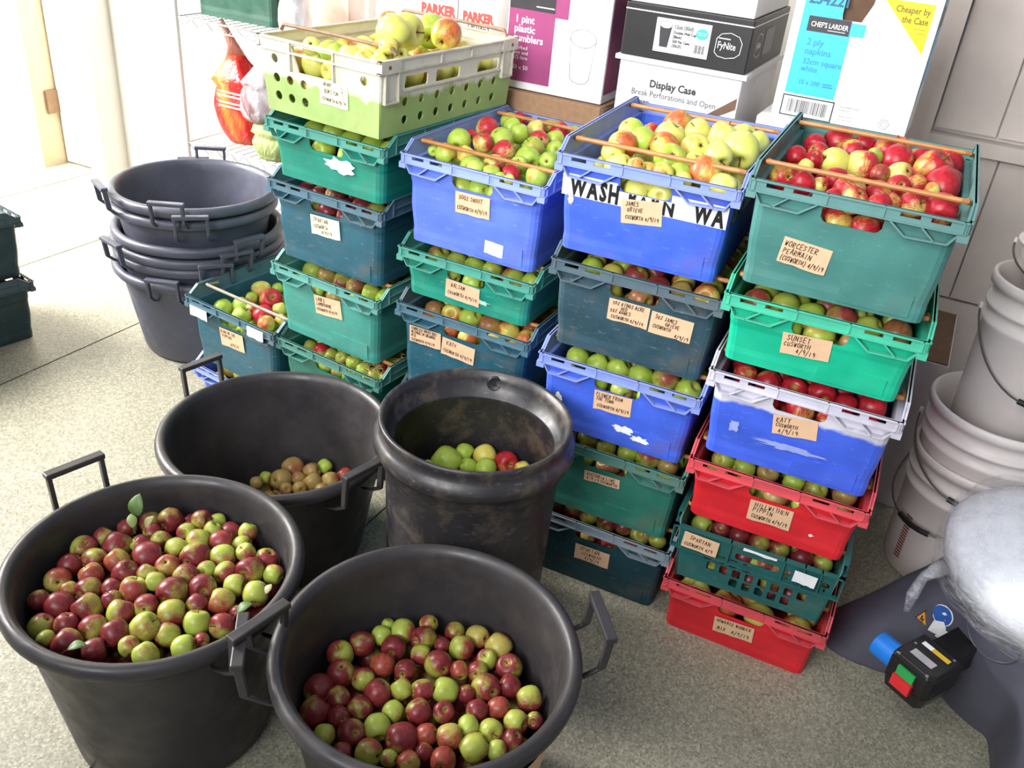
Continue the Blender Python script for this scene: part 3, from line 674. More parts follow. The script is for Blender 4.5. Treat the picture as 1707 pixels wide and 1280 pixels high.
# label on the near tub, low right
bm = BM()
def tmp(a, z): rr = .208+(.255-.208)*(z/.40)+.0045; return (rr*math.cos(a), rr*math.sin(a), z)
n = 6; a0, a1 = math.radians(-46), math.radians(-17)
for i in range(n):
    p, q = a0+(a1-a0)*i/n, a0+(a1-a0)*(i+1)/n
    bm.faces.new([bm.verts.new(v) for v in (tmp(p, .23), tmp(q, .23), tmp(q, .33), tmp(p, .33))])
bmobj('paper_label', bm, KRAFT, tb)
for i, (z, r, azs, t) in enumerate(((.345, .305, (-92,), 'bottom tub'), (.405, .300, (-62,), 'fifth tub from the top'), (.437, .297, (-128, -48), 'fourth tub from the top'), (.479, .294, (-40, 130), 'third tub from the top'), (.572, .286, (-72, 110), 'second tub from the top'), (.615, .284, (-86, 99, -140), 'topmost tub'))):
    tub('round_tub', -1.176+.006*(i % 2), 3.005-.003*i, z-.345, r, r-.078, .345, azs, GREYP, t+' of the tall nested stack of empty black tubs', 'nested stack of empty black tubs', hw=.05, out=.028, rise=.028)
# barrel
bm = BM(); h = Dd[4]; r = Dd[2]
P = [(0, .002), (r-.05, .002), (r-.043, .01), (r-.036, .2), (r-.031, h-.19), (r-.028, h-.12), (r-.018, h-.105), (r-.018, h-.085), (r-.008, h-.078), (r, h-.064), (r-.001, h-.05), (r-.010, h-.038), (r-.018, h-.030), (r-.012, h-.012), (r-.012, h-.003), (r-.016, h), (r-.022, h-.003), (r-.030, h-.022), (r-.034, h-.055), (r-.046, h-.060), (r-.048, h-.066), (r-.042, h-.075), (r-.038, h-.19), (r-.043, .2), (r-.05, .012), (0, .010)]
lathe(bm, P, 72); br = empty('round_barrel', (Dd[0], Dd[1], 0), label='scuffed black screw-top style barrel with raised collar in the middle', cat='barrel')
bmobj('body', bm, BLACKB, br, smooth=True)
bm = BM(); lathe(bm, [(0, 0), (.018, .0), (.02, .004), (.016, .008), (.008, .006), (0, .006)], 20)
o = bmobj('moulded_boss', bm, BLACKB, br); o.location = (.03, r-.028, h-.030); o.rotation_euler = (math.radians(80), 0, 0)

# ------------------------------------------------------------------ apples
def apple_mesh(seg=18, lobes=.0):
    prof = [(0, .62), (.09, .64), (.2, .74), (.38, .86), (.60, .86), (.80, .72), (.95, .44), (1.0, .12), (.975, -.2), (.88, -.5), (.70, -.74), (.48, -.87), (.30, -.87), (.16, -.78), (.06, -.72), (0, -.71)]
    bm = BM(); lathe(bm, prof, seg, wob=lambda a, z: .035*math.cos(5*a+.5)*max(0, -z)); 
    me = D.meshes.new('apple'); bmesh.ops.recalc_face_normals(bm, faces=bm.faces); bm.to_mesh(me); bm.free()
    for p in me.polygons: p.use_smooth = True
    at = me.attributes.new('aco', 'FLOAT_VECTOR', 'POINT'); at.data.foreach_set('vector', [c for v in me.vertices for c in v.co])
    at = me.attributes.new('arnd', 'FLOAT', 'POINT')
    return me
_am = {}
base_apple = apple_mesh()
for k, m in AM.items():
    me = base_apple.copy(); me.materials.append(m); _am[k] = me
bm = BM(); tube(bm, [(0, 0, .6), (.03, .01, .85), (.1, .03, 1.12)], [.045, .035, .05], 6); _stem = D.meshes.new('stem'); bm.to_mesh(_stem); bm.free(); _stem.materials.append(STEM)
bm = BM()
for i in range(5):
    a = 2*math.pi*i/5; p = Vector((math.cos(a), math.sin(a), 0))
    t = Vector((-p.y, p.x, 0)); V = [bm.verts.new(q) for q in (p*.05-t*.05+Vector((0, 0, -.73)), p*.05+t*.05+Vector((0, 0, -.73)), p*.18+Vector((0, 0, -.90)))]; bm.faces.new(V)
lathe(bm, [(0, -.74), (.07, -.74), (.07, -.70)], 8)
_cal = D.meshes.new('calyx'); bm.to_mesh(_cal); bm.free(); _cal.materials.append(CALYX)
rnd = random.Random(11)
ALL = []     # (obj, class)
def relax(P, Rr, clamp, it=80, tol=.94):
    P = np.array(P, float); Rr = np.array(Rr); n = len(P)
    if n < 2: return P
    for _ in range(it):
        d = P[:, None]-P[None]; L = np.linalg.norm(d, axis=2)+1e-9; m = (Rr[:, None]+Rr[None])*tol
        ov = np.clip(m-L, 0, None); np.fill_diagonal(ov, 0)
        P += (d/L[..., None]*ov[..., None]*.35).sum(1)
        for i in range(n): P[i] = clamp(P[i], Rr[i])
    return P
def add_apple(p, r, cls, label, group, parts=True, squash=None):
    o = D.objects.new('apple', _am[cls]); COL.objects.link(o); o.location = p
    # axis direction biased so that many stems or calyces face up/outwards
    ax = Vector((rnd.gauss(0, 1), rnd.gauss(0, 1), rnd.gauss(0, .8))).normalized()
    q = ax.to_track_quat('Z', 'Y'); q2 = q @ Matrix.Rotation(rnd.uniform(0, 6.28), 3, 'Z').to_quaternion()
    o.rotation_euler = q2.to_euler(); s = squash or rnd.uniform(.96, 1.08); o.scale = (r, r*rnd.uniform(.96, 1.03), r*s)
    tag(o, label, 'apple', group)
    if parts:
        view = (CAM-Vector(p)).normalized(); dt = ax.dot(view)
        if dt > -.1:
            c = D.objects.new('stem', _stem); COL.objects.link(c); c.parent = o
        elif dt < -.25:
            c = D.objects.new('calyx', _cal); COL.objects.link(c); c.parent = o
    return o
ZC = {'A': ((0, 760), 2.4615), 'B': ((400, 880), 2.667), 'wor': ((1230, 180), 3.367), 'wash': ((800, 0), 2.845), 'dogs': ((650, 150), 2.612), 'cream': ((400, 0), 3.414), 'c0': ((290, 270), 3.121), 'F': ((0, 0), 1.)}
L_A = "795,212,50R 735,268,52R 897,250,35G 970,255,55R 1040,303,38G 650,262,45R 520,295,38M 650,298,38M 830,275,40R 795,300,40M 895,305,35G 830,330,50G 418,340,42M 340,370,52M 478,370,58R 578,365,40M 605,412,62R 665,350,45R 727,375,45M 820,410,62R 925,350,48M 1005,350,42M 940,400,55G 1025,392,40G 1118,392,52M 1145,480,42G 1040,460,58R 930,490,45M 865,470,38G 390,435,50R 297,458,48R 262,512,55O 475,445,50O 505,480,52R 683,455,50O 760,500,52R 600,500,42R 620,530,40G 675,550,62R 825,545,57R 960,520,48M 1040,560,55M 375,505,50O 370,550,52R 450,550,42R 523,548,55G 168,595,45R 245,605,58R 300,570,38O 375,615,60R 482,645,55M 593,618,50M 715,635,62R 810,680,57G 900,600,55O 810,610,45R 905,695,52M 975,645,32R 155,688,55M 190,748,38M 285,690,50R 383,705,53M 280,752,62R 400,785,50R 483,725,58R 600,705,62G 695,740,50R 540,780,42G 570,800,52G 750,775,52G 820,755,30M 455,600,40R"
L_B = "840,427,42G 722,465,55G 655,440,30G 612,485,45G 540,518,57R 683,525,57R 415,545,60M 815,490,55R 955,465,45R 1058,487,52O 988,530,57M 1155,520,60O 900,520,35R 443,635,63R 634,612,57O 735,635,50R 815,570,45M 885,605,62R 1090,595,47M 1197,622,60R 978,632,42O 1055,640,45M 540,675,52M 335,700,65R 620,733,62M 705,722,50M 805,722,50M 915,725,58G 1093,700,65R 1190,705,50R 1000,735,40R 1285,760,58M 440,760,55R 320,820,68R 545,790,55R 675,820,48G 793,818,58R 905,820,50R 1050,815,50R 1170,815,50O 1215,855,55M 1300,855,38R 450,845,50R 610,885,62G 495,920,62R 375,920,50G 725,935,72R 830,930,50O 925,925,60O 1010,880,48G 1118,905,55M 1040,975,65M 580,1000,62G 465,980,45R 755,1035,52O 665,1020,40G 890,1030,60O 1200,935,50R 1150,985,45G 820,1000,40R"
L_WOR = "302,265,52r 385,283,50r 430,205,55r 450,245,50m 570,185,72r 540,302,72y 695,325,80m 640,245,60r 715,210,60r 815,235,58r 920,230,60r 765,275,45G 895,295,80r 1060,225,75r 1080,265,55m 1030,300,60r 1090,350,95r 1235,330,80r 1185,410,72r 1215,460,90r 885,375,65m 900,440,60r 820,370,50O 1000,435,55r 1095,460,38y 380,330,40y 260,385,70r 380,425,62r 440,430,40m 550,400,60r 620,465,80m 790,485,70r 870,530,50r 985,540,70m 1090,545,50r 1190,570,85r 490,580,45r 610,600,75m 760,640,68r"
L_WASH = "720,625,60g 815,620,35r 940,590,65o 1045,630,58y 900,650,72y 770,670,60g 680,690,65o 640,730,55y 860,690,65o 1030,705,68y 1140,650,65y 1245,650,60y 1340,680,50y 1120,735,65y 1260,715,85y 670,770,65y 800,800,75y 920,760,75g 1065,825,75o 1160,860,65y 950,830,50g 690,850,42o 770,900,55o 870,930,40y 1000,770,50y"
L_DOGS = "400,165,50m 275,205,52g 335,205,30m 505,135,40g 565,115,38r 530,160,40g 565,190,45g 485,215,52g 405,230,45m 640,175,45m 700,160,35g 745,185,42r 820,175,50g 650,220,45m 720,215,40g 625,255,48g 495,270,50m 600,300,55g 690,310,42g 720,260,40g 245,280,48g 330,285,42o 380,325,55g 440,325,45m 515,370,45r 640,380,52g 310,395,42g 380,430,25g 425,425,25y 380,370,40g 560,330,40g 190,265,25g"
L_CREAM = "485,205,58g 610,225,82y 720,200,50y 415,240,52y 775,250,75y 855,140,65o 830,200,60y 940,180,95y 1070,150,50y 1210,135,80g 1150,190,85g 1110,240,90y 945,290,85y 1335,230,80o 680,300,60y 1220,370,60g 400,370,55y 500,400,55y 1385,350,50y 990,440,50y 560,250,40g"
L_C0 = "260,760,50g 345,750,45g 405,710,35g 465,670,55y 505,720,60r 400,770,35m 355,800,50g 465,800,55r 480,845,45o 555,820,30o 550,765,35y 530,660,30g"
L_C = "430,803,11b 446,797,10G 466,800,18b 490,783,19b 518,786,15b 540,778,12g 500,812,12b 520,803,16b 550,800,15b 573,793,14O 478,812,11b 535,815,12b 505,797,12b"
L_D = "755,765,25g 770,756,17g 800,763,20o 838,768,20r 803,778,18g 735,770,10g 880,772,14o 780,775,14g"
def parse(s):
    out = []
    for t in s.split():
        a, b, c = t.split(','); out.append((float(a), float(b), float(c[:-1]), c[-1]))
    return out
def bm_heap(pts, mat, label):
    k = [q for q, m in AM.items() if m == mat][0]
    return joined_apples([p for p, r in pts], [r for p, r in pts], [k]*len(pts), label)
def cyl_clamp(cx, cy, rfun, zmin=-9, zmax=9):
    def f(p, r):
        d = math.hypot(p[0]-cx, p[1]-cy); m = rfun(p[2])-r-.002
        if d > m: k = m/d; p[0] = cx+(p[0]-cx)*k; p[1] = cy+(p[1]-cy)*k
        p[2] = min(max(p[2], zmin), zmax); return p
    return f
ORD = ['zeroth', 'first', 'second', 'third', 'fourth', 'fifth', 'sixth', 'seventh', 'eighth', 'ninth', 'tenth', 'eleventh', 'twelfth', 'thirteenth', 'fourteenth']
def to_px(p):
    d = Vector(p)-CAM; z = d.dot(fw); return 853.5+F*d.dot(Rv)/z, 640-F*d.dot(Uv)/z
def names_for(P, Rr, K, cont):
    """name each apple of a heap by its colour, its row from the back and its place in that row"""
    pix = [to_px(p) for p in P]; rp = [r*F/depth(p) for p, r in zip(P, Rr)]; stp = 1.45*sum(rp)/len(rp)
    ys = [y-.13*x for x, y in pix]; y0 = min(ys); rows = {}
    for i, y in enumerate(ys): rows.setdefault(int((y-y0)/stp), []).append(i)
    out = [None]*len(P)
    for n_, k in enumerate(sorted(rows)):
        for m_, i in enumerate(sorted(rows[k], key=lambda i: pix[i][0])):
            out[i] = '%s apple, %s, %s row from back, %s from left' % (AMNAME[K[i]], cont, ORD[min(n_+1, 14)], ORD[min(m_+1, 14)])
    return out
def place(lst, zc, zsurf, clamp, cont, group, dome=lambda x, y: 0):
    (ox, oy), s = ZC[zc]; P = []; Rr = []; K = []; gr = {'cream': 1.1, 'wor': 1.1, 'wash': 1.05}.get(zc, 1)
    for a, b, c, k in lst:
        c *= gr; px, py = ox+a/s, oy+b/s; p = atz(px, py, zsurf); p = atz(px, py, zsurf+dome(p.x, p.y))
        P.append(tuple(p)); Rr.append(c/s/F*depth(p)); K.append(k)
    P = relax(P, Rr, clamp, tol=.94 if gr == 1 else .88)
    for p, r, k, nm in zip(P, Rr, K, names_for(P, Rr, K, cont)): add_apple(tuple(p), r, k, nm, group)
    return P
def joined_apples(P, Rr, K, label):
    ks = sorted(set(K)); vs = []; fs = []; mi = []; co = []; rn = []; src = base_apple
    bv_ = [v.co.copy() for v in src.vertices]; bf = [list(p.vertices) for p in src.polygons]
    for p, r, k in zip(P, Rr, K):
        Q = Vector((rnd.gauss(0, 1), rnd.gauss(0, 1), rnd.gauss(0, .8))).normalized().to_track_quat('Z', 'Y').to_matrix() @ Matrix.Rotation(rnd.uniform(0, 6.28), 3, 'Z')
        o = len(vs); p = Vector(p); rr = rnd.random()
        for c in bv_: vs.append(p+Q @ (c*r)); co += list(c); rn.append(rr)
        for f in bf: fs.append([o+i for i in f]); mi.append(ks.index(k))
    me = D.meshes.new('apple_heap'); me.from_pydata(vs, [], fs)
    for k in ks: me.materials.append(AM[k])
    me.polygons.foreach_set('material_index', mi)
    me.attributes.new('aco', 'FLOAT_VECTOR', 'POINT').data.foreach_set('vector', co); me.attributes.new('arnd', 'FLOAT', 'POINT').data.foreach_set('value', rn)
    return link('apple_heap', me, None, None, True, label=label, cat='apples', kind='stuff')
cl = cyl_clamp(A[0], A[1], lambda z: A[3]+(A[2]-.034-A[3])*z/A[4], .31, .42)
place(parse(L_A), 'A', .362, cl, 'full front left tub', 'small apples in the full front left tub', dome=lambda x, y: .018*max(0, 1-math.hypot(x-A[0], y-A[1])/.22))
cl = cyl_clamp(B[0], B[1], lambda z: B[3]+(B[2]-.034-B[3])*z/B[4], .24, .35)
place(parse(L_B), 'B', .285, cl, 'half full front tub', 'apples in the half full front centre tub', dome=lambda x, y: .018*max(0, 1-math.hypot(x-B[0], y-B[1])/.2))
cl = cyl_clamp(Cc[0], Cc[1], lambda z: .212+.05*z/.37, .03, .2)
place(parse(L_C), 'F', .125, cl, 'nearly empty tub', 'few apples in the nearly empty tub')
cl = cyl_clamp(Dd[0], Dd[1], lambda z: .186, .3, .45)
place(parse(L_D), 'F', .385, cl, 'black barrel', 'apples in the black barrel')
def disc_heap(cx, cy, R, z, sp, r, mat, label, layers=2):
    pts = []
    for l in range(layers):
        n = int(R/sp)+1
        for i in range(-n, n+1):
            for j in range(-n, n+1):
                x = (i+.5*(j % 2))*sp+random.uniform(-.006, .006); y = j*sp*.87+random.uniform(-.006, .006)
                if math.hypot(x, y) < R-r-l*.008: pts.append(((cx+x, cy+y, z-l*sp*.8+random.uniform(-.006, .006)), r))
    bm_heap(pts, mat, label)
disc_heap(A[0], A[1], .24, .305, .05, .026, AM['R'], 'underlying layers of small apples filling the front left tub', 3)
disc_heap(B[0], B[1], .228, .232, .052, .027, AM['R'], 'underlying layers of small apples in the front centre tub', 3)
disc_heap(Dd[0], Dd[1], .185, .325, .062, .031, AM['g'], 'underlying layers of apples in the black barrel', 4)
disc_heap(Cc[0]+.02, Cc[1]+.02, .19, .07, .052, .026, AM['b'], 'underlying brown apples at the bottom of the nearly empty tub', 2)

def crate_clamp(root, h, zlo, zhi):
    M = root.matrix_basis; Mi = M.inverted()
    def f(p, r):
        q = Mi @ Vector(p); m = .2-TX+.004-r
        q.x = max(-m, min(m, q.x)); q.y = max(.024+r, min(.576-r, q.y)); zt_ = zhi if .045+r < q.y < .56-r else min(zhi, h+.010-r)
        q.z = max(min(zlo, zt_), min(zt_, q.z))
        q = M @ q; return np.array((q.x, q.y, q.z))
    return f
def crate_top(key, lst, zc, zs, where, group, cls, rise=.03, hr=.03, dome=.0):
    root, h = CR[key]; z0 = root.location.z
    M = root.matrix_basis.inverted()
    place(lst, zc, z0+zs, crate_clamp(root, h, zs-.045, zs+rise), where, group, dome=lambda x, y: dome*max(0, 1-abs((M @ Vector((x, y, 0))).y-.33)/.3))
    crate_heap(key, zs-.052, hr, cls, 'in the '+where, 0, .56)
def crate_heap(key, zl, r, cls, where, ya=0, yb=.56, layers=2):
    root, h = CR[key]; pts = []; sp = r*1.95
    for l in range(layers):
        z = zl-l*sp*.82
        if z < r+.004: continue
        nx = int(.33/sp); ny = int((yb-ya-.04)/sp)
        for i in range(nx+1):
            for j in range(ny+1):
                x = -.165+r*.85+(.33-1.7*r)*i/max(1, nx); y = .026+r+ya+(yb-ya-2*r-.03)*j/max(1, ny)
                pts.append((tuple(root.matrix_basis @ Vector((x+random.uniform(-.004, .004), y, z+random.uniform(-.006, .004)))), r))
    bm_heap(pts, AM[cls], 'underlying layer of apples '+where)
crate_top('wor', parse(L_WOR), 'wor', .203, 'Worcester Pearmain crate', 'apples in the Worcester Pearmain crate', 'r', rise=.03)
crate_top('wash', parse(L_WASH), 'wash', .203, 'James Grieve crate', 'apples in the James Grieve crate', 'y', rise=.04, dome=.03)
crate_top('dogs', parse(L_DOGS), 'dogs', .215, 'Dogs Snout crate', 'apples in the Dogs Snout crate', 'g', rise=.04, hr=.028, dome=.02)
crate_top('cream', parse(L_CREAM), 'cream', .178, 'cream crate', 'big yellow apples in the cream crate', 'y', rise=.085, hr=.036, dome=.06)
crate_top('c0', parse(L_C0), 'c0', .165, 'open teal crate', 'apples in the open low teal crate', 'g', rise=.06, hr=.026, dome=.02)
# crates in the columns: front rows seen through the gaps
FRONT = 'first second third fourth fifth sixth seventh eighth'.split()
def fill(key, pal, r, where, short, single=False, zoff=-.050, rows=3):
    root, h = CR[key]; P = []; Rr = []; K = []; J = []; rg = random.Random(sum(map(ord, key)))
    n = max(3, int(.345/(2*r))); z = h+zoff
    for j in range(rows):
        for i in range(n+(j % 2)):
            x = -.17+r+(.34-2*r)*(i/(n-1+(j % 2)))
            rr = r*rg.uniform(.86, 1.08)
            P.append(tuple(root.matrix_basis @ Vector((x+rg.uniform(-.006, .006), .028+rr+j*r*1.8, z-(.020 if j == 0 else rg.uniform(-.006, .006)))))); Rr.append(rr); K.append(rg.choice(pal)); J.append((j, i))
    P = relax(P, Rr, crate_clamp(root, h, .03, h-.012), 50)
    rest = [i for i in range(len(P)) if not (single and J[i][0] == 0)]
    for i in range(len(P)):
        if i in rest: continue
        add_apple(tuple(P[i]), Rr[i], K[i], '%s apple in the front row of the %s, %s from left' % (AMNAME[K[i]], short, FRONT[J[i][1]]), 'front row apples of the '+short, parts=False)
    PP = [tuple(P[i]) for i in rest]; RR = [Rr[i] for i in rest]; KK = [K[i] for i in rest]
    y = .028+r*1.8*rows+r
    while y < .56-r:
        for i in range(n): PP.append(tuple(root.matrix_basis @ Vector((-.17+r+(.34-2*r)*i/(n-1), y, z+rg.uniform(-.008, .002))))); RR.append(r*.97); KK.append(rg.choice(pal))
        y += r*1.85
    for i in range(n+1):
        for yy in (.04+r, .04+2.9*r):
            zl = z-.02-r*1.65
            if zl > r: PP.append(tuple(root.matrix_basis @ Vector((-.165+r+(.33-2*r)*i/n, yy, zl)))); RR.append(r*.95); KK.append(rg.choice(pal))
    if key == 'sp5':
        for zz in (.03, .078):
            for i in range(7): PP.append(tuple(root.matrix_basis @ Vector((-.15+i*.05, .052, zz+rg.uniform(-.004, .004))))); RR.append(.0245); KK.append(rg.choice('RMGRR'))
    joined_apples(PP, RR, KK, 'apples packed '+where)
FILLS = [('botg', 'gMgmG', .023, 'in the deep green crate with hay', 'hay crate', 0), ('lan', 'gGbg', .031, 'in the faded green Lanes Lambourne crate', 'Lanes Lambourne crate', 0), ('sp3', 'RRRM', .028, 'in the pale-labelled dark teal Spartan crate', 'dark teal Spartan crate', 0), ('torn', 'gg', .036, 'in the emerald crate with torn sticker', 'emerald crate', 1),
 ('kat1', 'ogoby', .031, 'in the dark teal crate behind the barrel', 'dark teal Katy crate', 0), ('bal', 'ggG', .031, 'in the shallow Balsam crate', 'Balsam crate', 0),
 ('sp4', 'RRRM', .027, 'in the dark Spartan crate on the floor', 'floor Spartan crate', 0), ('g3', 'gGMb', .030, 'in the muddy green crate', 'muddy green crate', 0), ('flow', 'ggG', .031, 'in the blue Flower of the Town crate', 'Flower of the Town crate', 0), ('gray', 'obMg', .030, 'in the slate grey crate', 'slate grey crate', 0),
 ('wal', 'Gooy', .042, 'in the lowest red crate', 'lowest red crate', 1), ('pip', 'gGgb', .030, 'in the red Pippin crate', 'red Pippin crate', 0), ('kat4', 'rrr', .031, 'in the bleached-rim Katy crate', 'bleached-rim Katy crate', 1), ('sun', 'gGbG', .031, 'in the turquoise Sunset crate', 'turquoise Sunset crate', 1), ('c0b', 'oOgy', .030, 'in the low blue crate beside the nested tubs', 'low blue crate', 0), ('sp5', 'RMGR', .026, 'in the perforated green Spartan crate', 'perforated Spartan crate', 0)]
for f_ in FILLS: fill(*f_)
# hay in the deep green crate
root, h = CR['botg']; bm = BM(); rg = random.Random(4)
for i in range(90):
    x = rg.uniform(.06, .17); y = rg.uniform(.03, .16); a = rg.uniform(0, 6.28); l = rg.uniform(.02, .05); z = h-.006+rg.uniform(-.006, .008)
    p = Vector((x, y, z)); q = p+Vector((math.cos(a)*l, math.sin(a)*l, rg.uniform(-.01, .012)))
    q.x = min(q.x, .18); tube(bm, [root.matrix_basis @ p, root.matrix_basis @ ((p+q)/2+Vector((0, 0, .004))), root.matrix_basis @ q], .0007, 3)
bmobj('hay', bm, plain('dry_hay', '#a89a5a', .9), None, label='wisps of dry hay in the front right corner of the deep green crate', cat='hay', kind='stuff')
# leaves in the front left tub
def leaf(px, py, z, L, rot, tilt, label, mat=LEAF):
    bm = BM(); n = 8; rows = []
    for i in range(n+1):
        t = i/n; wd = math.sin(math.pi*min(1, t*.97+.03))**.8*L*.32; zz = math.sin(t*3.1)*L*.12
        rows.append([bm.verts.new((-wd, t*L, zz+wd*.35)), bm.verts.new((0, t*L, zz)), bm.verts.new((wd, t*L, zz+wd*.35))])
    for a, b in zip(rows[:-1], rows[1:]):
        for k in (0, 1): bm.faces.new((a[k], a[k+1], b[k+1], b[k]))
    o = bmobj('apple_leaf', bm, mat, None, True, label=label, cat='leaf'); s = o.modifiers.new('s', 'SOLIDIFY'); s.thickness = .0006
    o.location = atz(px, py, z); o.rotation_euler = (tilt, 0, rot)
    b2 = BM(); tube(b2, [(0, .002, 0), (0, -L*.15, -.002), (.003, -L*.35, -.006)], .0011, 5); bmobj('leaf_stalk', b2, STEM, o)
    return o
leaf(228, 862, .41, .052, -.1, 1.1, 'green leaf standing upright at the back of the full front left tub')
leaf(222, 880, .40, .032, .5, .6, 'small pale leaf below the upright leaf in the front left tub', plain('pale_leaf', '#8c9a5c', .6))
leaf(243, 880, .40, .030, -.6, .7, 'small curled leaf right of the pale one in the front left tub', plain('olive_leaf', '#9a9460', .6))
leaf(112, 1083, .385, .034, -1.2, .1, 'green leaf by the near left rim inside the front left tub')
leaf(395, 1022, .39, .034, -.9, .3, 'green leaf beside the handle inside the front left tub')
leaf(443, 990, .395, .022, -.4, .5, 'tiny pale leaf at the right rim of the front left tub', plain('dry_leaf', '#b0ac84', .6))

# ------------------------------------------------------------------ cartons behind the columns
def carton(name, u0, u1, v0, dep, z0, z1, mat, label, cat='box', seam=True, side=None):
    p = W(u0, v0, z0); root = empty(name, p, WA, label=label, cat=cat); w = u1-u0; h = z1-z0
    bm = BM(); box(bm, 0, w, 0, dep, 0, h); o = bmobj('carton_body', bm, mat, root); b = o.modifiers.new('b', 'BEVEL'); b.width = .003; b.segments = 2
    if seam:
        bm = BM(); box(bm, -.0005, w+.0005, dep/2-.024, dep/2+.024, h-.02, h+.0006); bmobj('packing_tape', bm, plain('brown_tape', '#a88a64', .3), root)
    return root, w, h
FR = lambda off=.0008: (lambda x, z: (x, -off, z))
def printp(name, root, items, mat, off=.0008, mp=None, lb=None):
    bm = BM(); mp = mp or FR(off)
    for it in items:
        if it[0] == 'r': poly(bm, rect(*it[1:5]), mp)
        elif it[0] == 'p': poly(bm, it[1], mp)
        elif it[0] == 's': stroke(bm, it[1], it[2], mp, closed=len(it) > 3)
        elif it[0] == 't':
            _, s, x, z, size, bold = it[:6]; xs = it[6] if len(it) > 6 else 1
            put(bm, ([(x+a, z+b) for a, b in text_mesh(s, size, bold, xs)[0]], text_mesh(s, size, bold, xs)[1]), mp)
    return bmobj(name, bm, mat, root, **({'label': lb} if lb else {}))
PURP = plain('magenta_purple_print', '#94406f', .4, var=.03); SKY = plain('sky_blue_print', '#3eb4e4', .4, var=.02); YEL = plain('yellow_print', '#ecd516', .4, var=.02)
WPR = plain('white_print', '#e8e8e8', .4, var=0); NAVY = plain('navy_print', '#1c3a66', .5); REDP = plain('red_print', '#c8443c', .5); GREYPR = plain('grey_print', '#7c7c80', .5); TEALP = plain('teal_print', '#3cb4a4', .5)
CHAR = plain('charcoal_print', '#343236', .4)
# bench that carries them
bn = empty('work_bench', W(-.8, .14), WA, label='plain white bench behind the crate columns, under the cartons', cat='bench')
bm = BM(); box(bm, -.36, .80, 0, .62, .76, .795); bmobj('bench_top', bm, PANELM, bn)
for x in (-.35, .74):
    for y in (.03, .56): bm = BM(); box(bm, x, x+.04, y, y+.04, 0, .76); bmobj('leg', bm, PANELM, bn)
# larder napkin box on a flat white box on a brown carton
carton('cardboard_box', -.34, -.0, .16, .3, .795, 1.10, CARD, 'plain brown carton under the flat white box, mostly hidden')
carton('flat_box', -.335, .02, .13, .36, 1.10, 1.150, WCARD, 'flat white box beneath the napkin box', seam=False)
p = W(-.304, .15, 1.151); root = empty('napkin_box', p, WA, label='white and sky blue napkin box with yellow triangle, torn hand hole', cat='box'); w, h, dep = .339, .42, .21
notch = [(.108, h), (.112, .300), (.120, .256), (.166, .256), (.184, .300), (.196, h)]
me = panel_mesh([(0, 0), (w, 0), (w, h)]+notch[::-1]+[(0, h)], [], .004)
for v in me.vertices: v.co = Vector((v.co.x, v.co.z+.002, v.co.y))
link('front_panel', me, WCARD, root)
bm = BM(); box(bm, 0, .004, .004, dep, 0, h); box(bm, w-.004, w, .004, dep, 0, h); box(bm, .004, w-.004, dep-.004, dep, 0, h); box(bm, .004, w-.004, .004, dep-.004, 0, .004)
bmobj('carton_body', bm, WCARD, root)
bm = BM(); box(bm, .006, w-.006, .02, dep-.006, .006, h-.03); bmobj('inner_carton', bm, CARDD, root)
# front print; x,z from the picture
zz = .09
printp('blue_panel', root, [('p', [(.022, .066), (.148, .066), (.148, .222), (.180, .222), (.180, .252), (.022, .252)]), ('r', .022, .118, .252, h)], SKY)
printp('brand_plate', root, [('r', .040, .144, .220, .256)], CHAR, .0012)
printp('brand_lettering', root, [('t', "CHEF'S LARDER", .048, .2325, .0165, .0002, .80), ('s', [(.092, .227), (.134, .227)], .0014)], WPR, .0016)
BI = plain('blue_ink_on_sky', '#2a7fae', .5)
for t_, x_, z_, s_ in (('2 ply', .048, .188, .023), ('napkins', .048, .166, .023), ('32cm square', .048, .142, .020), ('white', .048, .124, .020), ('15 x 200', .050, .092, .016)): printp('blue_panel_lettering', root, [('t', t_, x_, z_, s_, 0, .95)], BI, .0012)
printp('quantity_mark', root, [('r', .112, .137, .092, .095), ('r', .112, .134, .098, .101)], BI, .0012)
printp('stock_number', root, [('t', '234221', .03, .285, .034, .001)], plain('dark_stamp_ink', '#2a5a78', .5), .0012)
bars = [('s', [(.022, .010), (.152, .010), (.152, .060), (.022, .060)], .003, 1)]; rg = random.Random(2); x = .036
while x < .138: wd = rg.choice((.0008, .0014, .0022)); bars.append(('r', x, x+wd, .019, .052)); x += wd+rg.choice((.001, .0018, .0026))
bars.append(('t', '5 014422 234221', .036, .002, .0075, 0))
printp('barcode', root, bars, CHAR, .0012)
printp('yellow_triangle', root, [('p', [(.205, .318), (.322, .318), (.322, .205)])], YEL)
printp('triangle_lettering', root, [('t', 'Cheaper by', .236, .293, .021, .0003, .80), ('t', 'the Case', .256, .271, .021, .0003, .80), ('t', 'for every', .288, .258, .007, 0), ('t', 'caterer', .296, .249, .007, 0)], plain('brown_ink', '#6a5418', .5), .0012)
printp('small_print', root, [('t', 'Recyclable board', .168, .052, .007, 0), ('t', 'Keep dry', .168, .044, .007, 0), ('t', 'Made in UK', .168, .028, .007, 0), ('t', 'Do not stack', .168, .020, .007, 0), ('s', circ(.283, .030, .013, 6), .0012, 1), ('s', circ(.283, .030, .007, 6), .001, 1)], GREYPR, .0012)
sd = lambda y, z: (w+.0008, y, z)
printp('side_blue_panel', root, [('p', [(.02, .085), (.10, .125), (.16, .125), (.16, h), (.02, h)])], SKY, mp=sd)
printp('side_plate', root, [('r', .05, .15, .262, .308)], CHAR, mp=lambda y, z: (w+.0014, y, z))
